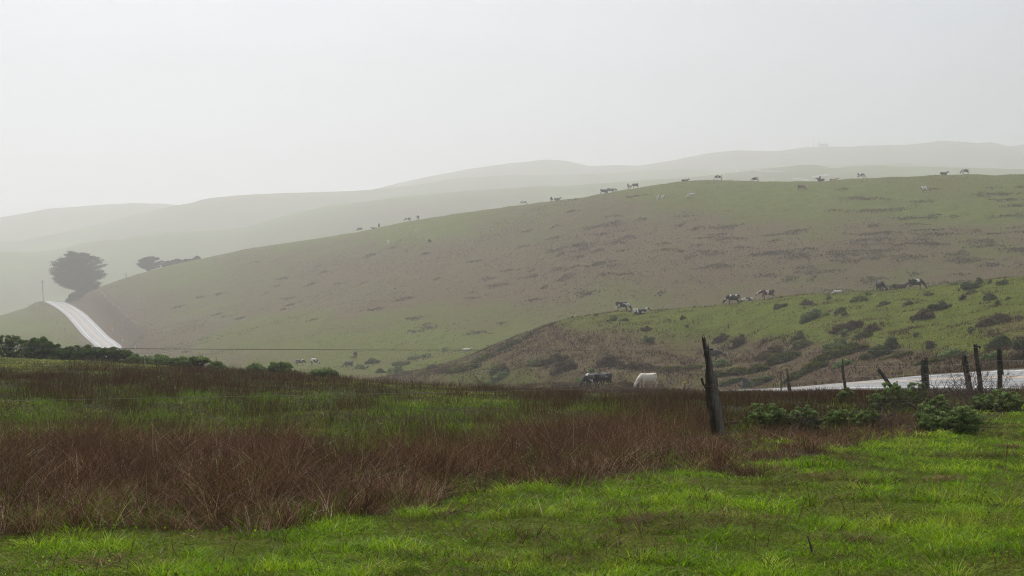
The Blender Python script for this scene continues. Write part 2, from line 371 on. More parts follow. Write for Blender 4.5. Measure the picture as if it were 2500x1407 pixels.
def cover(X, Y, Z):
    px, py = proj(X, np.maximum(Y, 4), Z)
    fi = np.clip((px + 2200) / 5, 0, len(GR) - 2).astype(int)
    yF, yV, yN, yB, yR = LY[4][fi], LY[5][fi], LY[7][fi], LY[8][fi], LY[10][fi]
    px_, py_, e1, e2 = field_cover(X, np.maximum(Y, 4), Z)
    fld = cover_rbf(px, py, FIELD, 110, 22)
    dry = np.where(Y < yF, np.clip(.12 + e1 * e2 * .8 + e1 * (1 - e2) * fld, 0, 1), 0)
    nr = cover_rbf(px, py, NEAR, 60, 22)
    bg = np.clip(cover_rbf(px, py, BIG, 80, 30) + .03, 0, 1)
    w1 = sstep(-8, 12, Y - yF); w2 = sstep(-1, 1, (Y - yN) / 8.0)
    dry = dry * (1 - w1) + w1 * (nr * (1 - w2) + bg * w2)
    top = sstep(-22, -2, (Y - yR))          # grazed green shoulder along the top of the big hill
    dry = dry * (1 - .8 * top * (Y < yR + 40))
    far = sstep(860, 930, Y); dry = dry * (1 - far) + far * (.35 + .5 * fbm(X * .004, Y * .004, 91, 3) + .35 * sstep(2150, 2350, Y))
    # the scraped road bank and the bare edges
    D, S, H, W = road_near(X.ravel(), Y.ravel()); D = D.reshape(X.shape); S = S.reshape(X.shape); W = W.reshape(X.shape)
    j = 2.2 * fbm(X * .3, Y * .3, 55, 3)
    bank = sstep(1, 0, (D - W - 11 - 6 * sstep(2300, 2000, px) * sstep(1700, 1950, px)+ j * 2) / 4) * (S > 0) * sstep(1640, 1800, px) * (Y < 200)
    cut = sstep(1, 0, (D - W - 9 + j * 2) / 6) * (S > 0) * (Y > 450) * (Y < 800)
    edge = sstep(1, 0, (D - W - .5 + j * .25) / .8)
    bare = np.clip(np.maximum(.85 * bank, .5 * cut), 0, 1) ; bare = np.maximum(bare, .7 * edge)
    return np.clip(dry, 0, 1), np.clip(bare, 0, 1)

# ------------------------------------------------------------------ ground material
def ground_mat():
    m, nt, out = new_mat('turf'); t = NT(nt); P = t.pos()
    dry = t.attr('dry'); bare = t.attr('bare'); far = t.attr('far'); near = t.attr('near')
    n1 = t.noise(P, .045, 5, .6); n2 = t.noise(P, .35, 5, .62); n3 = t.noise(P, 2.2, 4, .65); n4 = t.noise(P, 11, 3, .6)
    mixn = t.math('ADD', t.math('MULTIPLY', n1, .50), t.math('ADD', t.math('MULTIPLY', n2, .40), t.math('MULTIPLY', n3, .25)))   # mean .575
    n0 = t.noise(P, .016, 4, .55)
    d = t.math('ADD', t.math('ADD', dry, t.math('MULTIPLY', t.math('SUBTRACT', mixn, .575), 1.9)), t.math('MULTIPLY', t.math('SUBTRACT', n0, .5), 1.1))
    k = t.mapr(d, .30, .80)
    green = t.ramp(n2, [(.3, (.042,.052,.008)), (.5, (.082,.096,.013)), (.68, (.125,.132,.020))])
    green = t.mix(t.mapr(n3, .35, .7), green, t.ramp(n4, [(.3, (.035,.052,.007)), (.7, (.105,.130,.016))]))
    dryc = t.ramp(n3, [(.3, (.048,.034,.018)), (.5, (.088,.064,.032)), (.7, (.130,.100,.048))])
    heath = t.mix(t.mapr(t.math('ADD', t.math('MULTIPLY', n2, .6), t.math('MULTIPLY', n3, .4)), .56, .64), dryc, (.036,.027,.019))
    c = t.mix(k, green, heath)
    soil = t.ramp(n4, [(.3, (.035,.021,.014)), (.55, (.075,.046,.032)), (.75, (.13,.085,.06))])
    soil = t.mix(t.mapr(n2, .55, .68), soil, green)
    c = t.mix(bare, c, soil)
    under = t.mix(t.attr('lawn'), t.ramp(n4, [(.3, (.012,.011,.005)), (.7, (.034,.028,.012))]), t.ramp(t.noise(P, 26, 4, .65), [(.3, (.020,.026,.003)), (.5, (.055,.075,.005)), (.7, (.11,.125,.016))]))
    c = t.mix(t.math('MULTIPLY', near, .8), c, under)
    farc = t.mix(t.mapr(t.noise(P, .006, 5, .6), .4, .6), t.mix(k, t.ramp(n1, [(.3, (.07,.10,.025)), (.7, (.13,.17,.04))]), (.085,.066,.045)), t.mix(.5, (.06,.05,.03), (.12,.14,.04)))
    c = t.mix(far, c, farc)
    h = t.math('ADD', t.math('MULTIPLY', n3, .35), t.math('MULTIPLY', n4, .12))
    t.bsdf(out, c, .95, .03, t.bump(h, .9, .5))
    return m
TURF = ground_mat()

# ------------------------------------------------------------------ ground, as one sheet of shared edges cut where the landscape changes
def make_ground():
    rows = np.concatenate([np.arange(-25, 8, 3.0), np.arange(8, 30, .25), np.arange(30, 90, .5), np.arange(90, 235, .55), np.arange(235, 300, 1.2), np.arange(300, 470, 1.3), np.arange(470, 830, 1.2),
                           np.arange(830, 1620, 16.0), np.arange(1620, 1700, 4), np.arange(1700, 2020, 16), np.arange(2020, 2100, 5), np.arange(2100, 2470, 18), np.arange(2470, 2550, 5), np.arange(2550, 3810, 70)])
    v = np.concatenate([np.linspace(-.80, -.40, 50)[:-1], np.linspace(-.40, .40, 760), np.linspace(.40, .80, 50)[1:]])
    Yg, Vg = np.meshgrid(rows, v, indexing='ij')
    Xg = Vg * (Yg + 12 * np.exp(-np.maximum(Yg, 0) / 12.0) + np.where(Yg < 0, -Yg * 1.2, 0) + np.where(Yg < 20, 6 * (1 - np.clip(Yg, 0, 20) / 20), 0))
    n, k = Xg.shape
    Z = ground(Xg.ravel(), Yg.ravel()).reshape(n, k)
    dry, bare = cover(Xg, Yg, Z)
    fi = np.clip((CX + F * Xg / np.maximum(Yg, 7) + 2200) / 5, 0, len(GR) - 2).astype(int)
    far = sstep(860, 930, Yg); near = 1 - sstep(60, 95, Yg)
    lawn = 1 - field_cover(Xg, np.maximum(Yg, 4), Z)[2]
    idx = np.arange(n * k).reshape(n, k)
    Q = np.stack([idx[:-1, :-1], idx[:-1, 1:], idx[1:, 1:], idx[1:, :-1]], -1).reshape(-1, 4)
    cy = .25 * (Yg[:-1, :-1] + Yg[1:, 1:] + Yg[:-1, 1:] + Yg[1:, :-1]).ravel()
    cf = fi[:-1, :-1].ravel()
    zone = np.where(cy < LY[5][cf] - 4, 0, np.where(cy < LY[8][cf] - 4, 1, np.where(cy < LY[11][cf] - 40, 2, 3)))
    V = np.stack([Xg, Yg, Z], -1).reshape(-1, 3)
    A = {'dry': dry.ravel(), 'bare': bare.ravel(), 'far': far.ravel(), 'near': near.ravel(), 'lawn': lawn.ravel()}
    for zi, nm in enumerate(('meadow_ground', 'hillside', 'hill', 'far_hills')):
        q = Q[zone == zi]; u, inv = np.unique(q, return_inverse=True)
        o = np_mesh(nm, V[u], inv.reshape(-1, 4), None, {a: b[u] for a, b in A.items()}, TURF, None, True)
        tag(o, kind='structure')
make_ground()

# ------------------------------------------------------------------ road
def make_road():
    m, nt, out = new_mat('asphalt'); t = NT(nt); P = t.pos()
    ac = t.attr('across'); al = t.attr('along')
    n1 = t.noise(P, .25, 4); n2 = t.noise(P, 30, 3, .6)
    sv = t.n('ShaderNodeCombineXYZ'); t.l(t.math('MULTIPLY', ac, 1.6), sv.inputs[0]); t.l(t.math('MULTIPLY', al, .05), sv.inputs[1])
    n3 = t.noise(sv.outputs[0], 1.0, 4, .6)
    c = t.ramp(t.math('ADD', t.math('MULTIPLY', n3, .6), t.math('MULTIPLY', n1, .4)), [(.36, (.095,.097,.10)), (.5, (.150,.153,.156)), (.64, (.24,.243,.247))])  # lengthwise streaks: bands of sheen put into the asphalt colour
    c = t.mix(.35, c, t.ramp(n2, [(.3, (.09,.09,.092)), (.7, (.22,.22,.22))]))
    ab = t.math('ABSOLUTE', ac)
    yl = t.math('COMPARE', ab, .17); yl.node.inputs[2].default_value = .07
    wl = t.math('COMPARE', ab, 3.15); wl.node.inputs[2].default_value = .09
    wear = t.mapr(t.noise(P, 9, 3), .3, .5, .35, 1)
    c = t.mix(t.math('MULTIPLY', yl, wear), c, (.62,.36,.10)); c = t.mix(t.math('MULTIPLY', wl, wear), c, (.75,.75,.74))
    rough = t.mapr(n3, .35, .65, .34, .60)
    t.bsdf(out, c, rough, .32, t.bump(n2, .25, .01))
    off = np.linspace(-1, 1, 13)
    P = RC[:, None, :2] + RN[:, None, :] * (RC[:, 4][:, None] * off[None, :])[..., None]
    crown = .06 * (1 - off ** 2)
    Z = RC[:, 2][:, None] + RC[:, 3][:, None] * off[None, :] * .5 + crown[None, :] + EYE - .015
    V = np.concatenate([P, Z[..., None]], -1)
    al = np.concatenate([[0], np.cumsum(np.linalg.norm(np.diff(RC[:, :2], axis=0), axis=1))])
    n, k = Z.shape; idx = np.arange(n * k).reshape(n, k)
    Q = np.stack([idx[:-1, :-1], idx[:-1, 1:], idx[1:, 1:], idx[1:, :-1]], -1).reshape(-1, 4)
    o = np_mesh('road', V.reshape(-1, 3), Q, None, {'across': (RC[:, 4][:, None] * off[None, :]).ravel(), 'along': np.repeat(al, k)}, m, None, True)
    tag(o, kind='structure')
make_road()
def far_road(pts, w):
    P = np.array([at(a, b, 950, 2600, 900) for a, b in pts]); P = catmull(np.c_[P, np.zeros((len(P), 2))], 6)[:, :3]
    T = np.gradient(P[:, :2], axis=0); T /= np.linalg.norm(T, axis=1)[:, None]; N = np.stack([T[:, 1], -T[:, 0]], 1)
    L = P[:, :2] - N * w; R_ = P[:, :2] + N * w; n = len(P)
    V = np.concatenate([np.c_[L, ground(L[:, 0], L[:, 1]) + .6], np.c_[R_, ground(R_[:, 0], R_[:, 1]) + .6]]); i = np.arange(n - 1)
    o = np_mesh('far_road', V, np.stack([i, i + n, i + n + 1, i + 1], 1), None, {'across': np.zeros(2 * n) + 1.5, 'along': np.zeros(2 * n)}, bpy.data.materials['asphalt'], None, True); tag(o, kind='structure')
far_road([(1800, 417), (1850, 418), (1912, 421)], 2.2); far_road([(1936, 437), (1955, 439), (1976, 444)], 2.0); far_road([(1984, 434), (2003, 431), (2024, 428)], 1.8)

# ------------------------------------------------------------------ sky, sun, haze, camera
SUN_AZ, SUN_EL = math.radians(-16), math.radians(55)      # ahead and a little to the left, behind thin cloud
SUN = Vector((math.sin(SUN_AZ) * math.cos(SUN_EL), math.cos(SUN_AZ) * math.cos(SUN_EL), math.sin(SUN_EL)))
def make_sky():
    w = bpy.data.worlds.new('World'); bpy.context.scene.world = w; w.use_nodes = True
    nt = w.node_tree; t = NT(nt)
    for n in list(nt.nodes): nt.nodes.remove(n)
    out = t.n('ShaderNodeOutputWorld'); bg = t.n('ShaderNodeBackground')
    sky = t.n('ShaderNodeTexSky', sky_type='NISHITA'); sky.sun_disc = False; sky.sun_elevation = SUN_EL; sky.sun_rotation = SUN_AZ
    blue = t.mix(1.0, sky.outputs[0], (.08,.08,.08), 'MULTIPLY')
    g = t.n('ShaderNodeTexCoord').outputs['Generated']
    dp = t.n('ShaderNodeVectorMath', operation='DOT_PRODUCT'); t.l(g, dp.inputs[0]); dp.inputs[1].default_value = SUN
    glow = t.math('POWER', t.math('MAXIMUM', dp.outputs['Value'], 0.0), 4.5)
    st = t.scalev(g, (1.0, 1.0, 3.0))
    n1 = t.noise(st, 2.2, 6, .55, .4); n2 = t.noise(st, 9, 5, .6)
    br = t.math('ADD', CLOUD[0], t.math('MULTIPLY', glow, CLOUD[1]))
    br = t.math('MULTIPLY', br, t.mapr(t.math('ADD', t.math('MULTIPLY', n1, .75), t.math('MULTIPLY', n2, .25)), .3, .7, .86, 1.12))
    cl = t.mix(1.0, t.mix(glow, (.82,.91,1.0), (1.0,.985,.96)), (1, 1, 1), 'MULTIPLY')
    vm = t.n('ShaderNodeVectorMath', operation='SCALE'); t.l(cl, vm.inputs[0]); t.l(br, vm.inputs['Scale'])
    thin = t.mapr(n1, .48, .66, .06, .22)
    c = t.mix(thin, vm.outputs[0], blue)
    t.l(c, bg.inputs['Color']); bg.inputs['Strength'].default_value = 1.0
    t.l(bg.outputs[0], out.inputs['Surface'])
CLOUD = (.46, .78)
make_sky()
ld = bpy.data.lights.new('sun', 'SUN'); ld.energy = 4.2; ld.angle = math.radians(7); ld.color = (1.0, .965, .925)
lo = bpy.data.objects.new('sun', ld); C.objects.link(lo); lo.rotation_euler = SUN.to_track_quat('Z', 'Y').to_euler(); lo.location = (0, 0, 60)

DENS = .00056
def make_haze():
    m, nt, out = new_mat('haze'); t = NT(nt)
    v = t.n('ShaderNodeVolumePrincipled'); v.inputs['Color'].default_value = (.986, .977, .988, 1); v.inputs['Density'].default_value = DENS
    v.inputs['Anisotropy'].default_value = .68
    t.l(v.outputs[0], out.inputs['Volume'])
    b = MB(); b.box(-3300, 3300, -40, 4000, -40, 360)
    o = b.build('haze', m); tag(o, 'pale mist filling the valley and veiling the far hills', None, None, 'stuff')
make_haze()

cam = bpy.data.cameras.new('camera'); cam.lens = 50; cam.sensor_width = 36; cam.shift_y = (HY - 703.5) / 2500; cam.clip_start = .1; cam.clip_end = 8000
co = bpy.data.objects.new('camera', cam); C.objects.link(co); co.location = (0, 0, EYE); co.rotation_euler = (math.pi / 2, 0, 0)
S = bpy.context.scene; S.camera = co
S.view_settings.view_transform = 'Standard'; S.view_settings.look = 'None'; S.view_settings.exposure = 0; S.view_settings.gamma = 1
S.render.engine = 'CYCLES'
cy = S.cycles
cy.max_bounces = 8; cy.diffuse_bounces = 3; cy.glossy_bounces = 2; cy.transmission_bounces = 3; cy.volume_bounces = 4; cy.transparent_max_bounces = 8
cy.use_denoising = True; cy.denoising_prefilter = 'NONE'; cy.denoiser = 'OPENIMAGEDENOISE'; cy.caustics_reflective = False; cy.caustics_refractive = False
cy.sample_clamp_indirect = 4; cy.volume_step_rate = 1; cy.pixel_filter_type = 'BLACKMAN_HARRIS'; cy.filter_width = 1.15
# ------------------------------------------------------------------ plant and wood materials
M_GRASS = leaf_mat('green_grass', [(.0, (.17,.115,.052)), (.14, (.11,.105,.018)), (.26, (.034,.080,.001)), (.5, (.125,.255,.001)), (.8, (.235,.39,.002)), (1, (.40,.50,.04))], .45, .5, .10, patch=(.75, (.115,.090,.030), .75, .50), patch2=(1.9, (.030,.070,.012), .7, .54))
M_DRY = leaf_mat('dry_grass', [(.0, (.024,.012,.007)), (.35, (.085,.038,.020)), (.65, (.17,.086,.046)), (.88, (.34,.21,.12)), (1, (.60,.47,.32))], .2, .7, .05, patch=(.9, (.045,.022,.012), .7, .50), patch2=(1.6, (.085,.090,.020), .6, .54))
M_REED = leaf_mat('rush', [(.0, (.020,.012,.006)), (.5, (.070,.038,.018)), (.85, (.13,.080,.036)), (1, (.22,.16,.08))], .2, .7, .05)
M_HERB = leaf_mat('herb', [(.0, (.048,.040,.013)), (.3, (.050,.068,.006)), (.62, (.145,.160,.012)), (1, (.38,.42,.08))], .35, .55, .10)
M_HILL = leaf_mat('hill_grass', [(.0, (.165,.185,.008)), (.3, (.112,.124,.010)), (.5, (.102,.078,.024)), (.75, (.098,.054,.026)), (1, (.045,.029,.017))], .25, .8, .03)
M_HILLF = leaf_mat('far_hill_grass', [(.0, (.120,.142,.015)), (.35, (.106,.110,.019)), (.6, (.106,.086,.030)), (.85, (.090,.068,.028)), (1, (.072,.052,.026))], .42, .85, .03)
M_HEATH = leaf_mat('heath', [(.0, (.054,.041,.024)), (.6, (.088,.068,.035)), (1, (.115,.098,.040))], .3, .9, .03)
M_LUP = leaf_mat('lupine_leaf', [(.0, (.050,.070,.018)), (.5, (.165,.230,.065)), (.85, (.28,.37,.13)), (1, (.42,.50,.24))], .28, .6, .12)
M_DARK = leaf_mat('dark_leaf', [(.0, (.028,.046,.012)), (.5, (.095,.150,.038)), (1, (.19,.26,.075))], .22, .7, .08)
M_COY = leaf_mat('coyote_brush_leaf', [(.0, (.042,.052,.016)), (.5, (.125,.152,.046)), (1, (.23,.265,.095))], .22, .8, .06)
M_DKH = leaf_mat('dark_scrub_leaf', [(.0, (.030,.042,.014)), (.5, (.082,.112,.037)), (1, (.17,.215,.07))], .22, .8, .06)
M_MAT = leaf_mat('mat_leaf', [(.0, (.020,.024,.004)), (.45, (.085,.098,.008)), (1, (.20,.21,.02))], .25, .8, .05)
M_TWIGB = leaf_mat('brown_twig_leaf', [(.0, (.046,.033,.019)), (.5, (.130,.090,.048)), (1, (.22,.16,.085))], .15, .85, .04)
M_CYP = leaf_mat('cypress_leaf', [(.0, (.006,.011,.006)), (.5, (.015,.024,.011)), (1, (.030,.042,.018))], .1, .8, .05)
def wood_mat(name, stops, stretch=(14, 14, 1.2), grey=None, pale=None):
    m, nt, out = new_mat(name); t = NT(nt); P = t.scalev(t.objc(), stretch)
    n1 = t.noise(P, 1.0, 6, .65, .3); n2 = t.noise(P, 4.0, 4, .6)
    c = t.ramp(t.math('ADD', t.math('MULTIPLY', n1, .7), t.math('MULTIPLY', n2, .3)), stops)
    if pale: c = t.mix(t.mapr(t.math('ADD', t.attr('var'), t.math('MULTIPLY', n1, .5)), .92, 1.22), c, t.ramp(n2, [(.3, tuple(.45 * q for q in pale)), (.65, pale)]))  # lit side of the post, painted into the wood colour as a paler face
    if grey:
        c = t.mix(t.mapr(t.noise(t.objc(), 3.0, 4), .5, .62), c, grey)
    t.bsdf(out, c, .85, .2, t.bump(n1, .9, .02)); return m
M_BARK = wood_mat('bark', [(.3, (.020,.015,.011)), (.55, (.055,.042,.032)), (.75, (.10,.080,.062))])
M_TWIG = wood_mat('twig', [(.3, (.040,.029,.022)), (.55, (.125,.092,.070)), (.75, (.28,.225,.18))])
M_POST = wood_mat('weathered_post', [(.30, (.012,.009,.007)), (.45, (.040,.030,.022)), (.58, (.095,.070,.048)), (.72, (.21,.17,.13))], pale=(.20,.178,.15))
M_POSTD = wood_mat('dark_post', [(.3, (.012,.010,.008)), (.5, (.034,.029,.023)), (.7, (.075,.066,.054))], grey=(.05,.058,.030))
def plain(name, col, rough=.6, spec=.3, metal=0.0):
    m, nt, out = new_mat(name); t = NT(nt); n = t.noise(t.objc(), 9, 4)
    p = t.bsdf(out, t.mix(t.mapr(n, .35, .65), tuple(c * .82 for c in col), tuple(min(1, c * 1.1) for c in col)), rough, spec); p.inputs['Metallic'].default_value = metal
    return m
M_WIRE = plain('fence_wire', (.17,.17,.165), .5, .4, .5)
M_INS = plain('black_plastic', (.012,.012,.012), .45)
M_YEL = plain('sign_yellow', (.75,.38,.02), .45)
M_BLACK = plain('sign_black', (.02,.02,.02), .5)
M_STEEL = plain('galvanised_steel', (.30,.32,.35), .5, .4, .3)
M_WHITE = plain('white_marker', (.75,.75,.73), .5)

def org_build(mb, name, mat, parent=None, org=(0, 0, 0), smooth=False):
    o = mb.build(name, mat, parent, smooth)
    me = o.data; me.transform(Matrix.Translation(-Vector(org)))
    if parent is None: o.location = org
    return o

# ------------------------------------------------------------------ grass and ground cover
def scatter(n, y0, y1, half=.40, pad=1.5, pw=1.0):
    u = RNG.uniform(0, 1, n); Y = (y0 ** pw + (y1 ** pw - y0 ** pw) * u) ** (1 / pw)
    X = RNG.uniform(-1, 1, n) * (half * Y + pad)
    return X, Y
def make_grass():
    # short green turf nearest the camera
    X, Y = scatter(820000, 7.5, 48, .39, 1.2, .7)
    Z = ground(X, Y); px, py, e1, e2 = field_cover(X, Y, Z)
    r = RNG.uniform(0, 1, len(X)); tuft = fbm(X * 1.6, Y * 1.6, 101, 3); pat = fbm(X * .55, Y * .55, 103, 3)
    keep = (e1 < .10 + .55 * r ** 1.5) | ((e1 * e2 > .5) & (r < .05 + .25 * (tuft > .3))); hole = fbm(X * 2.6, Y * 2.6, 109, 2); keep &= ~((pat < -.30) & (r > .45)); keep &= ~((hole < -.38) & (r > .3))
    X, Y, Z, r, tuft, pat = (a[keep] for a in (X, Y, Z, r, tuft, pat)); n = len(X)
    h = (.032 + .085 * sstep(-.05, .55, tuft) + .035 * sstep(0, .4, pat)) * RNG.uniform(.5, 1.6, n)
    fp = fbm(X * 4.5, Y * 4.5, 107, 2); var = np.clip(.50 + .55 * pat + .38 * tuft + .30 * fp + RNG.normal(0, .16, n), .15, 1); var = np.where(RNG.uniform(0, 1, n) < .09, RNG.uniform(0, .16, n), var)
    var = np.where((pat < -.25) & (RNG.uniform(0, 1, n) < .6), RNG.uniform(0, .2, n), var)
    blades('grass', np.stack([X, Y, Z - .01], 1), h, RNG.uniform(.005, .010, n) * np.clip(Y / 11, 1, 2.5), RNG.uniform(0, 6.283, n) , RNG.uniform(0, .9, n), RNG.uniform(.1, 1.2, n), var, 2, M_GRASS, 'short lush green grass with worn brown patches in the foreground')
    # taller green clumps
    cx, cy = scatter(170, 8, 24, .40, 1.0, .8); cz = ground(cx, cy); _, _, e1, e2 = field_cover(cx, cy, cz); k = e1 < .6; cx, cy = cx[k], cy[k]
    m = RNG.integers(40, 130, len(cx)); X = np.repeat(cx, m) + RNG.normal(0, .09, m.sum()) ; Y = np.repeat(cy, m) + RNG.normal(0, .09, m.sum()); n = len(X)
    cv = np.repeat(RNG.uniform(.25, .95, len(cx)), m); ch = np.repeat(RNG.uniform(.07, .16, len(cx)), m)
    ang = np.arctan2(Y - np.repeat(cy, m), X - np.repeat(cx, m))
    blades('grass', np.stack([X, Y, ground(X, Y) - .01], 1), ch * RNG.uniform(.6, 1.2, n), RNG.uniform(.005, .009, n), ang, RNG.uniform(.1, .6, n), RNG.uniform(.2, 1.3, n), np.clip(cv + RNG.normal(0, .12, n), 0, 1), 4, M_GRASS, 'taller tufts of rank green grass in the foreground')
    # dead stalks standing and lying in the lawn
    X, Y = scatter(3000, 8, 26, .40, 1.0, .8); px, py, e1, e2 = field_cover(X, Y, ground(X, Y)); k = (e1 < .5) & (fbm(X * .5, Y * .5, 161, 3) > -.1); X, Y = X[k], Y[k]; n = len(X)
    blades('dead_stalks', np.stack([X, Y, ground(X, Y) - .01], 1), RNG.uniform(.08, .36, n), RNG.uniform(.004, .008, n), RNG.uniform(0, 6.283, n), np.abs(RNG.normal(.2, .7, n)), RNG.uniform(0, .8, n), np.clip(RNG.beta(1.2, 1.6, n), 0, 1), 3, M_DRY, 'scattered dead stalks and straw in the foreground grass')
    # matted dead patches
    cx, cy = scatter(170, 8, 26, .40, 1.0, .8); _, _, e1, e2 = field_cover(cx, cy, ground(cx, cy)); k = e1 < .6; cx, cy = cx[k], cy[k]; m = RNG.integers(50, 190, len(cx)); sx = np.repeat(RNG.uniform(.10, .38, len(cx)), m)
    X = np.repeat(cx, m) + RNG.normal(0, 1, m.sum()) * sx; Y = np.repeat(cy, m) + RNG.normal(0, .6, m.sum()) * sx; n = len(X); cv = np.repeat(RNG.uniform(.1, .7, len(cx)), m)
    blades('dead_thatch', np.stack([X, Y, ground(X, Y) + .012], 1), RNG.uniform(.05, .15, n), RNG.uniform(.004, .009, n), RNG.uniform(0, 6.283, n), RNG.uniform(.5, 2.5, n), RNG.uniform(0, 1, n), np.clip(cv + RNG.normal(0, .15, n), 0, .97), 2, M_DRY, 'flattened brown patches of dead grass in the foreground')
    # clover and small broad leaves among the turf
    X, Y = scatter(22000, 8, 30, .40, 1.5, .7); pat = fbm(X * .9, Y * .9, 105, 3); px, py, e1, e2 = field_cover(X, Y, ground(X, Y)); k = (pat > .02) & (e1 < .3); X, Y = X[k], Y[k]
    P = np.stack([X, Y, ground(X, Y) + RNG.uniform(.02, .09, len(X))], 1); b = MB(); b.leaves(P, RNG.uniform(.006, .016, len(X)), np.clip(RNG.normal(.5, .2, len(X)), 0, .9), .55, RNG, .7); o = b.build('clover', M_GRASS); tag(o, 'small broad leaves and clover among the foreground grass', None, None, 'stuff')
    # the dry strip along the fence
    X, Y = scatter(290000, 10.5, 42, .40, 1.5, .9); Z = ground(X, Y); px, py, e1, e2 = field_cover(X, Y, Z)
    r = RNG.uniform(0, 1, len(X)); cl = fbm(X * 1.3, Y * 1.3, 111, 3)
    stray = .10 * sstep(.22, .55, fbm(X * .8 + 9, Y * .8, 119, 3)) * (Y < 24)
    keep = (r < np.maximum(e1 * e2 * np.clip(.62 + 1.5 * cl, 0, 1), stray)) & (px < 2330 + 80 * cl); X, Y, Z, cl, r, e1_ = (a[keep] for a in (X, Y, Z, cl, r, e1)); n = len(X)
    tall = sstep(0, 1, np.clip((low_edge(proj(X, Y, Z)[0]) - proj(X, Y, Z)[1]) / 70, 0, 1))
    h = (.15 + .12 * sstep(0, .3, e1_) + .24 * tall + .24 * np.clip(cl, -.5, 1)) * RNG.uniform(.6, 1.3, n); h = np.maximum(h * (1 - .42 * sstep(1690, 1900, proj(X, Y, Z)[0])) * (1 - .45 * ((np.abs(X - 3.2) < .8) & (Y > 19) & (Y < 22.3))), .08)
    swirl = 6.283 * pn(X * .35, Y * .35, 117)
    var = np.clip(.46 + .4 * cl * .5 + RNG.normal(0, .18, n) + .12 * (1 - tall), 0, .95); s = RNG.uniform(0, 1, n) < .04; var[s] = 1.0
    lean = np.abs(RNG.normal(.25, .35, n)) + .5 * (1 - tall); lean[s] = RNG.uniform(.5, 2.2, s.sum())
    blades('dry_grass', np.stack([X, Y, Z - .02], 1), h, RNG.uniform(.004, .008, n), np.where(RNG.uniform(0, 1, n) < .35, 4.4 + swirl, RNG.uniform(0, 6.283, n)), lean, RNG.uniform(.0, .9, n), var, 4, M_DRY, 'belt of tangled reddish brown dead grass along the fence')
    # tussocks in the belt
    cx, cy = scatter(3800, 11, 38, .40, 1.5, .9); ppx, py, e1, e2 = field_cover(cx, cy, ground(cx, cy)); k = (e1 * e2 > .35) & (ppx < 2330); cx, cy = cx[k], cy[k]
    m = RNG.integers(22, 90, len(cx)); sr = np.repeat(RNG.uniform(.04, .16, len(cx)), m); X = np.repeat(cx, m) + RNG.normal(0, 1, m.sum()) * sr; Y = np.repeat(cy, m) + RNG.normal(0, 1, m.sum()) * sr; n = len(X)
    ang = np.arctan2(Y - np.repeat(cy, m), X - np.repeat(cx, m)) + RNG.normal(0, .9, n); hh = np.repeat(RNG.uniform(.18, .50, len(cx)) * (.6 + .4 * np.clip(e1[k] * 1.2 - .2, 0, 1)), m) * RNG.uniform(.55, 1.2, n); cv = np.repeat(np.clip(RNG.normal(.42, .22, len(cx)), .05, .85), m)
    ppx = proj(X, Y, ground(X, Y))[0]; hh = hh * (1 - .42 * sstep(1690, 1900, ppx)) * (1 - .45 * ((np.abs(X - 3.2) < .8) & (Y > 19) & (Y < 22.3)))
    v = np.clip(cv + RNG.normal(0, .16, n), 0, .95); s = RNG.uniform(0, 1, n) < .05; v[s] = RNG.uniform(.88, 1, s.sum())
    blades('dry_grass', np.stack([X, Y, ground(X, Y) - .02], 1), hh, RNG.uniform(.004, .008, n), ang, np.abs(RNG.normal(.3, .3, n)), RNG.uniform(0, .9, n), v, 4, M_DRY, 'clumped tussocks of rust and tan dead grass along the fence')
    # green shoots through the belt
    X, Y = scatter(90000, 11, 36, .40, 1.5, .9); ppx, py, e1, e2 = field_cover(X, Y, ground(X, Y)); gp = fbm(X * .7 + 5, Y * .7, 163, 3); k = (e1 > .2) & (gp > np.where(ppx > 1680, .34, .06)); X, Y, gp = X[k], Y[k], gp[k]; n = len(X)
    blades('grass', np.stack([X, Y, ground(X, Y) - .01], 1), RNG.uniform(.07, .30, n), RNG.uniform(.005, .010, n), RNG.uniform(0, 6.283, n), np.abs(RNG.normal(.2, .3, n)), RNG.uniform(.1, .9, n), np.clip(.30 + .5 * gp + RNG.normal(0, .15, n), .14, 1), 3, M_GRASS, 'green shoots growing through the belt of dead grass')
    # paddock beyond: low herbs and rushes
    X, Y = scatter(330000, 16, 96, .39, 1.0, .75); Z = ground(X, Y); px, py, e1, e2 = field_cover(X, Y, Z)
    D, S_, H, W = road_near(X, Y); r = RNG.uniform(0, 1, len(X)); pat = fbm(X * .35, Y * .35, 121, 3)
    keep = (e1 > .5) & (e2 < .6) & (D > W + .8) & (r < .85 + pat); X, Y, Z, pat = (a[keep] for a in (X, Y, Z, pat)); n = len(X)
    fl = cover_rbf(*proj(X, Y, Z), FIELD, 110, 22)
    var = np.clip(.42 - .6 * (fl - .3) + .6 * pat + RNG.normal(0, .2, n), 0, 1)
    blades('herbs', np.stack([X, Y, Z - .01], 1), (.05 + .05 * np.clip(pat + .3, 0, 1)) * RNG.uniform(.5, 1.6, n), RNG.uniform(.012, .024, n) * np.clip(Y / 30, .8, 2.2), RNG.uniform(0, 6.283, n), RNG.uniform(0, 1.2, n), RNG.uniform(0, 1, n), var, 2, M_HERB, 'low green herbs and grass covering the paddock')
    X, Y = scatter(520000, 17, 100, .39, 1.0, .8); Z = ground(X, Y); px, py, e1, e2 = field_cover(X, Y, Z)
    D, S_, H, W = road_near(X, Y); fl = cover_rbf(px, py, FIELD, 110, 22); cl = fbm(X * .5, Y * .5, 131, 4); r = RNG.uniform(0, 1, len(X))
    dn = np.clip((fl - .44) * 1.4 + 2.0 * cl, 0, 1) * .9 * sstep(.05, .35, fl)
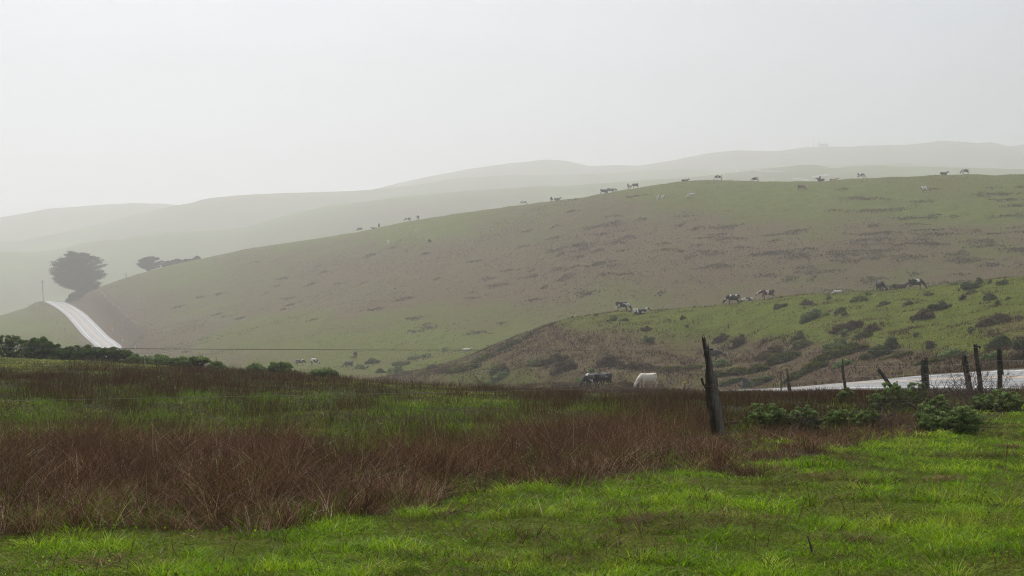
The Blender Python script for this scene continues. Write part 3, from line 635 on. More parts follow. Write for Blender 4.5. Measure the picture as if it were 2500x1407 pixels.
    keep = (e1 > .5) & (r < dn * (1 - .7 * e2) * (1 - .93 * (sstep(1400, 1430, px) * sstep(1660, 1610, px) * sstep(46, 52, Y)))) & (D > W + 1.0); X, Y, Z, cl, fl = (a[keep] for a in (X, Y, Z, cl, fl)); n = len(X)
    var = np.clip(.42 + .5 * cl + RNG.normal(0, .22, n), 0, 1)
    blades('rushes', np.stack([X, Y, Z - .02], 1), (.12 + .26 * np.clip(.35 + cl, .1, 1)) * RNG.uniform(.5, 1.45, n), RNG.uniform(.006, .011, n) * np.clip(Y / 30, .8, 2.0), RNG.uniform(0, 6.283, n), np.abs(RNG.normal(0, .16, n)), RNG.uniform(0, .35, n), var, 2, M_REED, 'dark brown rushes standing in drifts across the paddock')
    # turf and scrub of the two hillsides
    X, Y = scatter(420000, 88, 240, .39, 2, 1.0); Z = ground(X, Y); dry, bare = cover(X, Y, Z); D, S_, H, W = road_near(X, Y); cl = fbm(X * .25, Y * .25, 141, 4) + .5 * fbm(X * 1.1, Y * 1.1, 143, 2)
    keep = (D > W + 1.2) & (bare < RNG.uniform(.1, 1.3, len(X))); X, Y, Z, dry, cl = (a[keep] for a in (X, Y, Z, dry, cl)); n = len(X)
    v = np.clip(np.maximum(dry, .9 * bare[keep]) + 1.1 * cl + RNG.normal(0, .14, n), 0, 1)
    blades('hill_grass', np.stack([X, Y, Z - .03], 1), (.12 + .26 * sstep(.4, .9, v)) * RNG.uniform(.4, 1.6, n), RNG.uniform(.05, .11, n), RNG.uniform(0, 6.283, n), RNG.uniform(0, .8, n), RNG.uniform(0, .8, n), v, 2, M_HILL, 'cropped green turf and brown scrub on the near hillside')
    X, Y = scatter(360000, 250, 830, .39, 3, 1.2); Z = ground(X, Y); dry, bare = cover(X, Y, Z); D, S_, H, W = road_near(X, Y); cl = fbm(X * .09, Y * .16, 151, 4)
    keep = (D > W + 1.5) & (RNG.uniform(0, 1, len(X)) < .35 + dry); X, Y, Z, dry, cl = (a[keep] for a in (X, Y, Z, dry, cl)); n = len(X)
    v = np.clip(dry + .55 * cl + .8 * fbm(X * .02, Y * .03, 153, 3) + RNG.normal(0, .07, n), 0, 1)
    blades('hill_grass', np.stack([X, Y, Z - .05], 1), (.12 + .20 * sstep(.5, 1, v)) * RNG.uniform(.4, 1.5, n), RNG.uniform(.14, .32, n), RNG.uniform(0, 6.283, n), RNG.uniform(0, .9, n), RNG.uniform(0, .8, n), v, 2, M_HILLF, 'brown and green pasture on the long misty hill')
    # dark heath patches, longer along the slope than up it
    PX = []; 
    for i in range(200):
        a = RNG.uniform(0, 1)
        if a < .62: px, py = RNG.uniform(1350, 2560), RNG.normal(612, 45)
        elif a < .72: px, py = RNG.uniform(1950, 2560), RNG.uniform(455, 540)
        else: px, py = RNG.uniform(420, 1500), RNG.normal(705, 70)
        if a >= .72 and py < np.interp(px, [420, 1500], [665, 505]): continue
        PX.append((px, py))
    V = []; var = []
    for px, py in PX:
        x, y, z = at(px, py, 255, 840, 300)
        if y > 790: continue
        w = RNG.uniform(1.2, 5.5); dp = RNG.uniform(.8, 2.0); m = int(w * dp * 26)
        a = RNG.uniform(0, 6.283, m); rr = np.sqrt(RNG.uniform(0, 1, m)); wob = 1 + .35 * np.sin(a * 3 + RNG.uniform(0, 6)) + .3 * np.sin(a * 7 + RNG.uniform(0, 6)) + RNG.normal(0, .12, m)
        gg = ground([x + 6, x - 6, x, x], [y, y, y + 6, y - 6]); tx, ty = -(gg[2] - gg[3]), gg[0] - gg[1]; tl = math.hypot(tx, ty) + 1e-6; tx, ty = tx / tl, ty / tl
        A_, B2 = np.cos(a) * rr * w * wob, np.sin(a) * rr * dp * wob
        V.append(np.stack([x + A_ * tx - B2 * ty, y + A_ * ty + B2 * tx, np.full(m, RNG.uniform(.18, .42)) * (1 - rr ** 2 * .7)], 1)); var.append(np.clip(RNG.normal(RNG.uniform(.35, .85), .14, m), 0, 1))
    V = np.concatenate(V); var = np.concatenate(var); hh = V[:, 2] * RNG.uniform(.3, 1, len(V)); V[:, 2] = ground(V[:, 0], V[:, 1]) + hh
    b = MB(); b.leaves(V, RNG.uniform(.16, .34, len(V)), var, .3); o = b.build('heath', M_HEATH); tag(o, 'dark patches of low heath scattered over the long hill', None, None, 'stuff')
make_grass()

# ------------------------------------------------------------------ shrubs and bushes
def bush(kind, px, loc, w, h, label, cat='shrub', group=None, leaf=M_COY, size=.12, dens=1.0, flat=.5, stems=True, depth=None, name='shrub', stem_r=.02, gap=.0, stem_mat=None, rad=None):
    x, y, z = loc; depth = depth or w * .8; rng = RNG
    nc = max(6, int(26 * dens)); a = rng.uniform(0, 6.283, nc); r = np.sqrt(rng.uniform(0.02, 1, nc))
    wob = 1 + .22 * np.sin(a * 2 + rng.uniform(0, 6)) + .15 * np.sin(a * 5 + rng.uniform(0, 6))
    cx = np.cos(a) * r * w * .44 * wob; cyy = np.sin(a) * r * depth * .44 * wob
    if kind == 'dome' and not stems:      # several uneven lobes instead of one dome
        nl = rng.integers(2, 6); la = rng.uniform(0, 6.283, nl); lr = rng.uniform(.05, .36, nl); lx = np.cos(la) * lr * w; ly = np.sin(la) * lr * depth; lh = rng.uniform(.5, 1.05, nl); lh[0] = 1.05; lw = rng.uniform(.14, .30, nl)
        k = rng.integers(0, nl, nc); cx = lx[k] + rng.normal(0, 1, nc) * lw[k] * w * .55; cyy = ly[k] + rng.normal(0, 1, nc) * lw[k] * depth * .55
        r = np.clip(np.hypot((cx - lx[k]) / (lw[k] * w), (cyy - ly[k]) / (lw[k] * depth)), 0, 1); lobe = lh[k]
    else: lobe = 1.0
    if kind == 'mat': top = h * (1 - .55 * r ** 2) * rng.uniform(.55, 1.05, nc)
    elif kind == 'umbrella': top = h * (1 - .22 * r ** 2) * rng.uniform(.82, 1.02, nc)
    elif kind == 'lupine': top = h * (1 - .45 * r ** 2) * rng.uniform(.15, 1.1, nc)
    elif kind == 'crest': top = h * np.where(rng.uniform(0, 1, nc) < .5, rng.uniform(.08, .7, nc), (1 - .35 * r ** 2) * rng.uniform(.75, 1.02, nc))
    else: top = lobe * h * np.sqrt(np.clip(1 - .72 * r ** 2, .05, 1)) * rng.uniform(.35, 1.08, nc)
    cz = top
    rc = (rad or (.20 * min(w, 2.2 * h) / max(dens, .6) ** .33)) * rng.uniform(.45, 1.45, nc)
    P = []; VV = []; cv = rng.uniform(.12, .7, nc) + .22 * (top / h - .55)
    gzs = ground(x + cx, y + cyy) - z
    for i in range(nc):
        m = int(np.clip(rc[i] ** 2 / size ** 2 * 13, 12, 420))
        q = rng.normal(size=(m, 3)); q /= np.linalg.norm(q, axis=1)[:, None]; q *= (rng.uniform(.2, 1.25, m) ** .6)[:, None]
        q[:, 2] *= {'mat': .32, 'umbrella': .38}.get(kind, .62)
        p = q * rc[i] + [cx[i], cyy[i], cz[i] - rc[i] * .35 + gzs[i]]
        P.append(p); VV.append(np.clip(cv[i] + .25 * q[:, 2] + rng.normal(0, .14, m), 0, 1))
    P = np.concatenate(P); VV = np.concatenate(VV); lim = ground(x + P[:, 0], y + P[:, 1]) - z + .02; P[:, 2] = np.maximum(P[:, 2], lim)
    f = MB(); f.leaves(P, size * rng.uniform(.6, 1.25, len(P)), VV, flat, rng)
    if not stems:
        o = f.build(name, leaf); o.location = loc; tag(o, label, cat, group); return o
    root = empty(name, loc); tag(root, label, cat, group)
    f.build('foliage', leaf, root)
    s = MB(); nb = max(4, min(nc, 40))
    bx = rng.normal(0, w * .07, (max(3, nb // 4), 2))
    for i in range(nb):
        b0 = bx[i % len(bx)]; e = np.array([cx[i], cyy[i], cz[i] - rc[i] * .3 + gzs[i]]); b = np.array([b0[0], b0[1], -.08])
        m1 = b + (e - b) * .35 + [rng.normal(0, w * .03), rng.normal(0, w * .03), h * .10]; m2 = b + (e - b) * .7 + [rng.normal(0, w * .03), rng.normal(0, w * .03), h * .04]
        s.tube([b, m1, m2, e], [stem_r, stem_r * .8, stem_r * .55, stem_r * .3], 5)
        for _ in range(2):
            e2 = e + rng.normal(0, rc[i] * .9, 3); e2[2] = max(e2[2], .05); s.tube([m2, (m2 + e2) / 2 + rng.normal(0, .02 * w, 3), e2], [stem_r * .45, stem_r * .3, stem_r * .2], 4)
    s.build('stem', stem_mat or M_TWIG, root)
    return root
KINDS = {  # kind, leaf, size, dens, flat
 'green': ('dome', M_LUP, .13, 1.2, .45), 'olive': ('dome', M_COY, .13, 1.2, .45), 'dark': ('dome', M_DKH, .13, 1.3, .45), 'brown': ('dome', M_TWIGB, .13, 1.3, .15),
 'mat': ('mat', M_MAT, .15, 2.2, .5), 'tree': ('umbrella', M_LUP, .12, .8, .6), 'greymat': ('mat', M_COY, .14, 1.8, .4)}
G1 = 'shrubs on the near hillside'
SHR = [  # column, row of the middle, width and height in photo pixels, kind, label
 (1496,778,24,12,'dark','small dark green shrub just below the grazing cow on the ridge'),
 (1521,780,22,9,'olive','low olive shrub right of a dark one below the lying cow'),
 (1456,769,10,5,'dark','tiny dark shrub on the ridge left of the grazing cow'),
 (1669,774,16,12,'brown','wispy brown bush on green turf below the middle of the ridge'),
 (1907,744,30,14,'olive','olive bush on the ridge just below the brown and white cow'),
 (1679,796,14,7,'dark','little dark bush alone on green turf above the broken post'),
 (1582,828,30,18,'olive','olive green bush at the edge of brown scrub above the white cow'),
 (1579,802,34,12,'brown','low brown shrub on the slope right below the two ridge cows'),
 (1803,832,40,30,'brown','tall round brown bush right of the broken post'),
 (1752,828,34,20,'brown','brown bush directly behind the top of the broken post'),
 (1862,834,26,14,'brown','dark brown bush between a round brown one and the scrub'),
 (1768,882,46,22,'green','bright green bush just below the black cow with yellow tags'),
 (1442,903,26,16,'green','green bush above the black and white cow at the foot of the slope'),
 (1412,928,38,14,'green','fresh green bush at the left flank of the black and white cow'),
 (1976,772,54,28,'green','large round green bush below the ridge left of centre'),
 (2025,726,18,12,'olive','small olive bush on the ridge beneath the little white cow'),
 (2050,756,38,14,'olive','grey green bush in two lumps on the upper slope'),
 (2061,766,16,14,'olive','small grey green bush tucked under a two lumped one'),
 (2077,733,60,14,'olive','long low olive brown bush just under the crest'),
 (1968,738,40,14,'brown','low brown bush under the crest near the brown and white cow'),
 (2120,717,16,10,'green','small ragged green shrub on the crest left of the black cow'),
 (2156,741,34,12,'dark','dark olive bush straight below the front facing black cow'),
 (2217,740,32,9,'dark','flat dark green bush below the black and white cow on the right'),
 (2268,716,26,12,'olive','olive bush at the hooves of the rightmost ridge cow'),
 (2290,745,50,24,'dark','dark green top bush of a big clump right of centre'),
 (2258,764,60,26,'brown','brown twiggy bush hanging below a big dark one'),
 (2363,697,44,20,'dark','wide dark green bush on the skyline at the right'),
 (2390,686,28,18,'dark','tallest dark bush on the skyline at the right'),
 (2415,688,16,12,'olive','thin olive sapling between two dark skyline bushes'),
 (2442,689,32,14,'dark','dark flat topped bush at the right end of the skyline row'),
 (2335,691,18,9,'green','small green bush at the left end of the skyline row'),
 (2350,725,26,18,'brown','leafless brown bush below the skyline row'),
 (2366,713,26,10,'olive','grey olive bush just under the wide skyline bush'),
 (2418,722,36,18,'dark','dark bush with a brown right side under the skyline row'),
 (2436,738,14,12,'dark','small upright blue green bush at the right'),
 (2464,728,18,6,'dark','low blue green bush near the right edge of the hill'),
 (2448,776,110,20,'brown','long band of red brown scrub near the right edge'),
 (2069,795,80,24,'brown','wide brown bush in the middle of the slope'),
 (2130,800,50,18,'brown','brown bush to the right of the widest brown one'),
 (2059,812,26,20,'tree','little flat topped green tree on a thin stem'),
 (2104,815,40,16,'olive','grey green bush beside the little flat topped tree'),
 (2236,816,20,12,'tree','small green sapling alone in the grass mid slope'),
 (2368,808,20,14,'tree','sparse grey green sapling right of mid slope'),
 (2156,845,66,42,'olive','big grey green bush standing above the scraped bank'),
 (2271,841,30,20,'brown','small round brown bush in pale grass above the bank'),
 (2037,842,60,22,'green','green bush above the yellow green mats left of the big grey one'),
 (2078,840,40,18,'olive','olive bush between the big grey green bush and a green one'),
 (1960,836,46,24,'olive','grey green bush above the yellow green mat right of the brown scrub'),
 (1953,818,30,18,'olive','olive bush higher up beside the brown scrub'),
 (2445,832,60,36,'dark','tall dark green bush behind the rightmost fence post'),
 (2480,842,50,30,'dark','dark green bush at the right edge behind the fence'),
 (2310,862,74,20,'green','broad low green bush above the bank left of the tilted posts'),
 (2425,868,80,26,'green','broad green bush behind the tallest tilted post'),
 (2487,868,44,26,'brown','dark brown bush at the right edge above the road'),
 (2057,886,54,18,'green','green cushion bush at the top of the doubled fence post'),
 (1912,870,86,30,'mat','yellow green mat mound above the gap in the bank'),
 (2045,858,112,30,'mat','largest yellow green mat crowning the scraped bank'),
 (2194,868,60,11,'mat','thin yellow green mat along the top edge of the bank'),
 (2268,882,64,12,'mat','olive mat draped on the bank right of the double post'),
 (1985,893,70,26,'mat','yellow green mat spilling down the bank left of the second post'),
 (1948,912,70,18,'mat','lowest green mat beside the road behind the tapered post'),
 (1800,905,60,22,'mat','mossy green mat right of the broken post'),
 (1848,897,54,26,'mat','mossy mat mound between the broken post and the bank'),
 (1750,912,40,20,'mat','mossy mat hidden partly by the broken post'),
 (1690,895,44,14,'mat','flat mossy mat left of the broken post'),
 (1640,898,50,14,'mat','flat mossy mat above and right of the white cow'),
 (1850,928,80,20,'greymat','grey green ground shrub at the bottom of the bank'),
 (1785,930,50,16,'greymat','grey green ground shrub just right of the broken post'),
 (1257,834,36,16,'dark','dark bush on the left edge of the near ridge'),
 (1288,819,34,12,'dark','second dark bush climbing the left edge of the near ridge'),
 (1236,846,34,14,'dark','dark bush lowest on the left edge of the near ridge'),
 (1349,792,20,9,'brown','brown tuft on the ridge line at the upper left'),
 (1398,774,9,6,'dark','single tiny bush on the skyline of the near ridge left end'),
 (1182,872,60,16,'mat','olive streaked mat on the spur above the dead twig'),
 (1214,898,40,22,'olive','olive bush right above the dead twig'),
 (1228,900,40,26,'brown','dark brown bush right of the olive one above the dead twig'),
 (1212,922,60,16,'green','pale green low bush just right of the dead twig'),
 (1130,898,70,18,'mat','mossy bush on the spur left of the dead twig'),
 (1052,894,30,14,'dark','dark green bush at the left foot of the spur'),
 (1080,903,40,16,'brown','brown bush at the foot of the spur'),
 (1340,880,60,20,'brown','brown bush on the lower slope between twig and cows'),
 (1370,893,60,26,'brown','dark brown bush up left of the black and white cow'),
 (1300,885,50,16,'olive','olive bush on the lower slope right of the dead twig'),
 (1480,880,80,30,'brown','big dark brown thicket above the two dark cows'),
 (1560,890,70,22,'brown','brown thicket just above the white cow'),
 (1900,852,90,26,'brown','big dark brown thicket above the yellow green mats'),
]
for px, py, w, h, kd, lab in SHR:
    loc = at(px, py + h * .5, 96, 232, 500); s = loc[1] / F
    kind, leaf, size, dens, flat = KINDS[kd]
    hh = h * s * (.85 if kd not in ('mat', 'greymat') else .8)
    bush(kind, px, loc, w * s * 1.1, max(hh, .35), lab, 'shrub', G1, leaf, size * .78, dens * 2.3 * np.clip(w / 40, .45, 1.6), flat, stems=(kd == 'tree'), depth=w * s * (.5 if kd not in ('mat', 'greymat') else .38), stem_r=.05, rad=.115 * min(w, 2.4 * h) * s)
G2 = 'bushes in the misty valley'
for px, py, w, h, kd, lab in [(960,902,36,18,'green','round green bush on the valley floor left of the spur'), (915,880,50,12,'olive','grey green bush behind the black valley cow'), (985,885,50,14,'olive','misty grey bush left of the spur foot'),
  (1010,872,40,12,'green','pale green bush in the valley below the white lying cow'), (1040,868,30,10,'green','small pale bush beside the spur in the valley'), (880,895,40,12,'green','pale green bush right of the black valley cow'), (930,905,30,10,'olive','low grey bush at the paddock edge in the valley'), (1085,853,26,9,'green','small bush left of the white lying cow')]:
    loc = at(px, py + h * .5, 200, 400, 400); s = loc[1] / F; kind, leaf, size, dens, flat = KINDS[kd]
    bush(kind, px, loc, w * s, h * s, lab, 'shrub', G2, leaf, .2, dens, flat, stems=False)

# bushes along the crest of the paddock at the left
G3 = 'bushes along the paddock crest'
for px, Y, w, top, kd, lab in [(22,86,104,818,'tree2','wide dark windswept bush at the left edge on the paddock crest'), (98,84,70,824,'tree2','dark bush with bare stems showing right of the left edge bush'),
  (160,88,62,848,'tree2','low dark bush left of the road on the crest'), (212,86,80,842,'tree2','dark bush in front of the foot of the road'), (278,85,90,845,'tree2','dark bush hiding the right edge of the road'), (330,84,36,866,'low','low tip of green bush right of the road'),
  (392,84,88,866,'low','rounded green bush right of the road on the crest'), (445,82,56,872,'low','green bush just left of the small spreading tree'), (530,80,44,884,'low','dark little bush right of the small spreading tree'),
  (625,78,44,888,'low','small round green bush left of the valley cows'), (688,77,70,884,'low','larger round green bush below the valley cows'), (795,74,70,898,'low','pale green low bush right of the valley cows')]:
    loc = on(px, Y); s = Y / F; h = max((loc[2] - EYE) * 0 + (HY - top) * s + EYE - loc[2], .35)
    if kd == 'tree2': bush('crest', px, loc, w * s * 1.3, h, lab, 'bush', G3, M_DARK, .05, 6, .5, True, w * s * .9, 'bush', .022, stem_mat=M_BARK, rad=.13)
    else: bush('dome', px, loc, w * s, h, lab, 'bush', G3, M_LUP, .055, 3.6, .45, True, w * s * .8, 'bush', .02, rad=.13)
loc = on(487, 73); bush('umbrella', 487, loc, 60 * 73 / F, (HY - 869) * 73 / F + EYE - loc[2], 'small spreading green tree with low crooked limbs on the paddock crest', 'tree', None, M_LUP, .065, 1.1, .55, True, 1.0, 'small_tree', .03, stem_mat=M_BARK, rad=.16)

# bushes by the fence at the right
G4 = 'lupine bushes along the fence'
def at_px(px, Y): return on(px, Y)
for px, bot, w, top, lab, dens in [(1872,1046,110,985,'left lupine bush with fresh green tips near the broken post',1.5), (1958,1044,110,992,'straggling lupine bush with bare twigs in the middle of the row',1.3), (2055,1040,96,998,'low lupine bush with grey green tips between two others',1.1), (2118,1042,80,1000,'small lupine bush leaning right over dry grass',1.0),
   (2190,1006,92,924,'tall leafy lupine bush in front of the road',1.2), (2238,1000,60,930,'upright green lupine bush beside the double post',.8), (2150,1004,60,950,'low lupine bush at the left foot of the tallest one',.8),
   (2285,1046,110,968,'dense lupine bush below the double post',1.4), (2345,1056,110,988,'dark green lupine bush at the edge of the lawn',1.5), (2270,1060,80,1010,'lowest lupine bush near the lawn',1.1), (2450,1002,120,950,'grey green bush at the right edge under the last post',1.6), (2395,1004,60,962,'small green bush at the foot of the tallest tilted post',.9), (2065,985,36,948,'small lupine sprig by the second post',.5)]:
    loc = at(px, bot, 14, 80, 600); s = loc[1] / F
    bush('lupine', px, loc, w * s, (HY - top) * s + EYE - loc[2], lab, 'bush', G4, M_LUP, .019, 4.2 * dens, .3, True, w * s * .8, 'lupine_bush', .009, rad=.040)
def bare_bush(px, bot, w, h, n, label, seed):
    x, y, z = at(px, bot, 14, 80, 600); Y = y; rng = np.random.default_rng(seed); b = MB(); s = Y / F; w *= s; h *= s
    def grow(p, d, L, r, lev):
        pts = [p]; q = p.copy(); d = d.copy()
        for k in range(5):
            d += rng.normal(0, .28, 3); d[2] -= .05 * k * (lev == 0); d /= np.linalg.norm(d); q = q + d * L / 5; q[2] = max(q[2], .03); pts.append(q.copy())
            if lev < 3 and k > 0 and rng.uniform() < (.75 if lev < 2 else .5): grow(q, d + rng.normal(0, .6, 3), L * rng.uniform(.4, .7), r * .6, lev + 1)
        b.tube(pts, np.linspace(r, r * .45, 6), 5 if lev < 2 else 4, cap=False)
    for i in range(n):
        a = rng.uniform(0, 6.283); d = np.array([math.cos(a) * .9, math.sin(a) * .6, rng.uniform(.35, 1.1)]); d /= np.linalg.norm(d)
        grow(np.array([rng.normal(0, w * .16), rng.normal(0, w * .12), -.05]), d, rng.uniform(.6, 1.1) * h * 1.15, rng.uniform(.007, .013), 0)
    o = b.build('bare_bush', M_TWIG); o.location = (x, y, z); tag(o, label, 'bush', 'leafless bushes along the fence')
bare_bush(2345, 990, 170, 90, 26, 'leafless tangle of grey brown twigs around the tilted posts', 5)
bare_bush(2440, 985, 90, 85, 14, 'leafless twiggy bush with arching stems by the last post', 6)
bare_bush(2290, 1020, 160, 64, 22, 'low heap of dead twigs below the double post', 8)
bare_bush(2170, 1046, 150, 66, 20, 'dead brown twigs between the lupine bushes', 9)
bare_bush(1940, 1050, 150, 54, 18, 'dead twigs under the left lupine bushes', 10)
bare_bush(2350, 1056, 130, 40, 16, 'dead stems lying at the edge of the lawn', 12)
# ------------------------------------------------------------------ trees by the far road
def cypress(name, loc, W, H, label, cat, trunks, n_br, seed, low=.22, size=.42, lean=0.0, group=None, per=150):
    rng = np.random.default_rng(seed); root = empty(name, loc); tag(root, label, cat, group)
    t = MB(); f = MB()
    for k in range(trunks):
        a = 6.283 * k / trunks + .4; b = np.array([math.cos(a), math.sin(a), 0]) * W * .022 * (trunks > 1)
        e = np.array([math.cos(a) * W * .10 * (trunks > 1) + lean * W * .1, math.sin(a) * W * .08, H * .8])
        t.tube([b - [0, 0, .6], b + (e - b) * .3 + rng.normal(0, W * .006, 3), b + (e - b) * .65 + rng.normal(0, W * .01, 3), e], np.array([.055, .040, .026, .010]) * W / math.sqrt(trunks) * 1.1, 9)
    for i in range(n_br):
        a = rng.uniform(0, 6.283); u = (i + .5) / n_br; zt = H * (low + (.98 - low) * u)
        prof = max(0, 1 - ((zt / H - .46) / .545) ** 2) ** .5 if zt / H > .46 else .72 + .28 * (zt / H / .46)
        R = W * .5 * prof * rng.uniform(.74, 1.08)
        z0 = zt - R * .32; p0 = np.array([lean * W * .08, 0, max(z0, H * .1)]); e = np.array([math.cos(a) * R, math.sin(a) * R, zt + rng.normal(0, H * .015)])
        m1 = p0 + (e - p0) * .4 + [0, 0, R * .07]; m2 = p0 + (e - p0) * .75 + [0, 0, R * .06]
        t.tube([p0, m1, m2, e], np.array([.014, .010, .006, .002]) * W, 5, cap=False)
        for q in np.linspace(.28, 1.0, 9):
            c = p0 + (e - p0) * q + [0, 0, R * .06]; rr = W * .075 * (1.15 - .5 * q) * rng.uniform(.7, 1.3)
            m = int(per * rng.uniform(.5, 1.0)); g = rng.normal(size=(m, 3)) * [rr * .62, rr * .62, rr * .18]; g[:, 2] += .10 * rr
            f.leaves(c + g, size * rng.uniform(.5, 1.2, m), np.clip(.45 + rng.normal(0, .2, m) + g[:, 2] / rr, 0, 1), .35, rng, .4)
    t.build('trunk', M_BARK, root); f.build('crown', M_CYP, root)
    return root
x, y, z = on(193, 765); s = y / F
cypress('cypress_tree', (x, y, z), 132 * s, (HY - 619) * s + EYE - z, 'broad dark domed tree on the right of the road crest in the mist', 'tree', 4, 150, 3, .26, .40, per=80)
x, y, z = on(212, 752); bush('dome', 212, (x, y, z), 60 * s, 26 * s, 'dark undergrowth at the foot of the broad dark tree', 'bush', None, M_CYP, .4, 1.5, .3, False, name='undergrowth')
x, y, z = on(180, 748); bush('dome', 180, (x, y, z), 34 * s, 20 * s, 'low dark bush left below the broad tree beside the road', 'bush', None, M_CYP, .35, 1.2, .3, False, name='undergrowth')
def over(px, dY, top, W, label, seed, lean, nb, name='cypress_tree', low=.5):
    Y = float(np.interp(px, GR, LY[10])) + dY; x, y, z = on(px, Y); s = Y / F
    cypress(name, (x, y, z), W * s, (HY - top) * s + EYE - z, label, 'tree', 2, nb, seed, low, .36, lean, 'small trees behind the hill brow', 70)
over(366, 16, 628, 62, 'windswept dark tree leaning over the brow of the hill', 21, -1.6, 44, low=.3)
over(405, 20, 638, 32, 'small ragged tree right of the windswept one', 22, .3, 12, low=.5)
for bx_, bw_, bh_, lb_ in ((428, 46, 9, 'low scrub between the ragged tree and the flat crowned one'), (480, 22, 5, 'low scrub running right from the flat crowned tree along the brow')):
    Y_ = float(np.interp(bx_, GR, LY[10])) + 3; x, y, z = on(bx_, Y_); bush('mat', bx_, (x, y, z), bw_ * y / F, bh_ * y / F + 1.5, lb_, 'shrub', 'scrub along the misty brow', M_CYP, .35, 2.0, .3, False)
over(458, 14, 634, 48, 'low flat crowned tree just showing over the brow', 23, .2, 14, low=.6)

M_PANEL = plain('dull_blue_grey_panel', (.10,.11,.14), .6, .2)
# ------------------------------------------------------------------ poles, signs and markers
def utility_pole(px, Y, top, label, arm, tilt):
    x, y, z = on(px, Y); H = (HY - top) * Y / F + EYE - z; r = empty('utility_pole', (x, y, z)); tag(r, label, 'utility pole', 'power poles in the mist')
    b = MB(); b.tube([(0, 0, -.4), (-tilt * H * .5, 0, H * .5), (-tilt * H, 0, H)], [.19, .16, .13], 10); b.build('pole', M_BARK, r)
    if arm:
        for dz, L in ((.35, 1.6), (1.3, 1.3)):
            a = MB(); a.box(-tilt * H - L, -tilt * H + L, -.22, -.12, H - dz - .07, H - dz + .07); ao = a.build('crossarm', M_BARK, r)
            for q in (-.9, -.45, .45, .9):
                i = MB(); cx = -tilt * H + L * q; i.tube([(cx, -.17, H - dz + .07), (cx, -.17, H - dz + .16), (cx, -.17, H - dz + .27)], [.04, .08, .05], 8); i.build('insulator', M_STEEL, ao)
    else:
        a = MB(); a.box(-1.6, .1, -.22, -.13, H - 1.1, H - .98); a.build('crossarm', M_BARK, r)
utility_pole(106, 765, 685, 'leaning power pole with two crossarms left of the road crest', True, .05)
utility_pole(308, float(np.interp(308, GR, LY[10])) + 1, 666, 'short power pole on the brow right of the broad tree', False, 0)
# curve warning sign beside the misty road
x, y, z = at(274, 812, 480, 860, 500); r = empty('warning_sign', (x, y, z)); tag(r, 'yellow diamond curve warning sign with plate beside the misty road', 'road sign')
b = MB(); b.box(-.05, .05, 0, .06, -.3, 3.3); b.build('post', M_STEEL, r)
b = MB(); d = .80; zc = 2.75; b.add([(0,-.02,zc-d),(d,-.02,zc),(0,-.02,zc+d),(-d,-.02,zc),(0,-.05,zc-d),(d,-.05,zc),(0,-.05,zc+d),(-d,-.05,zc)], [(0,1,2,3),(7,6,5,4),(0,4,5,1),(1,5,6,2),(2,6,7,3),(3,7,4,0)]); dia = b.build('diamond', M_YEL, r)
b = MB(); b.tube([(.12,-.07,zc-.42),(.12,-.07,zc-.05),(.0,-.07,zc+.12),(-.16,-.07,zc+.16)], .07, 6); b.add([(-.14,-.07,zc-.08),(-.14,-.07,zc+.40),(-.44,-.07,zc+.16),(-.14,-.09,zc-.08),(-.14,-.09,zc+.40),(-.44,-.09,zc+.16)], [(0,1,4,3),(1,2,5,4),(2,0,3,5)], [(0,2,1),(3,4,5)]); b.build('arrow', M_BLACK, dia)
b = MB(); b.box(-.42, .42, -.05, -.02, 1.1, 1.75); b.build('plate', M_YEL, r)
for px, py, lab in ((300,834,'white roadside marker nearer the misty road curve'), (331,852,'white roadside marker right of the crest bushes')):
    x, y, z = at(px, py, 380, 860, 500); r = empty('road_marker', (x, y, z)); tag(r, lab, 'marker post', 'white markers by the misty road')
    b = MB(); b.box(-.10, .10, -.02, .02, -.2, 1.3); b.build('post', M_WHITE, r); b = MB(); b.box(-.09, .09, -.035, -.021, 1.0, 1.22); b.build('reflector', M_STEEL, r)
x, y, z = on(1820, 104); r = empty('roadside_sign', (x, y, z)); tag(r, 'blue grey back of a small roadside panel right of the broken post', 'road sign')
hh = (HY - 925) * 104 / F + EYE - z; b = MB(); b.box(-.18, .18, -.02, .02, hh - .62, hh); b.build('panel', M_PANEL, r); b = MB(); b.box(-.03, .03, .022, .06, -.3, hh - .05); b.build('post', M_STEEL, r)
x, y, z = on(1672, 84); hh = (HY - 931) * 84 / F + EYE - z; r = empty('marker_post', (x, y, z)); tag(r, 'thin stake with a yellow cap left of the broken post', 'marker post')
b = MB(); b.box(-.025, .025, -.025, .025, -.3, hh - .12); b.build('stake', M_POSTD, r); b = MB(); b.box(-.085, .085, -.05, .05, hh - .09, hh - .02); b.build('cap', M_YEL, r)
# masts and hut on the far skyline
for px, lab in ((1986,'left radio mast on the far skyline'), (1999,'right radio mast on the far skyline')):
    x, y, z = on(px, 2500); H = (HY - 341) * 2500 / F + EYE - z; b = MB(); b.tube([(0, 0, -1), (0, 0, H * .5), (0, 0, H)], [.8, .6, .4], 6); o = b.build('radio_mast', M_STEEL); o.location = (x, y, z); tag(o, lab, 'mast', 'radio masts on the skyline')
x, y, z = on(2011, 2500); r = empty('station_building', (x, y, z)); tag(r, 'tiny low building beside the radio masts on the skyline', 'building')
b = MB(); b.box(-9, 7, -5, 5, -2.5, 5); b.build('wall', M_STEEL, r); b = MB(); b.box(-9.5, 7.5, -5.4, 5.4, 5.0, 5.5); b.build('roof', M_BARK, r)

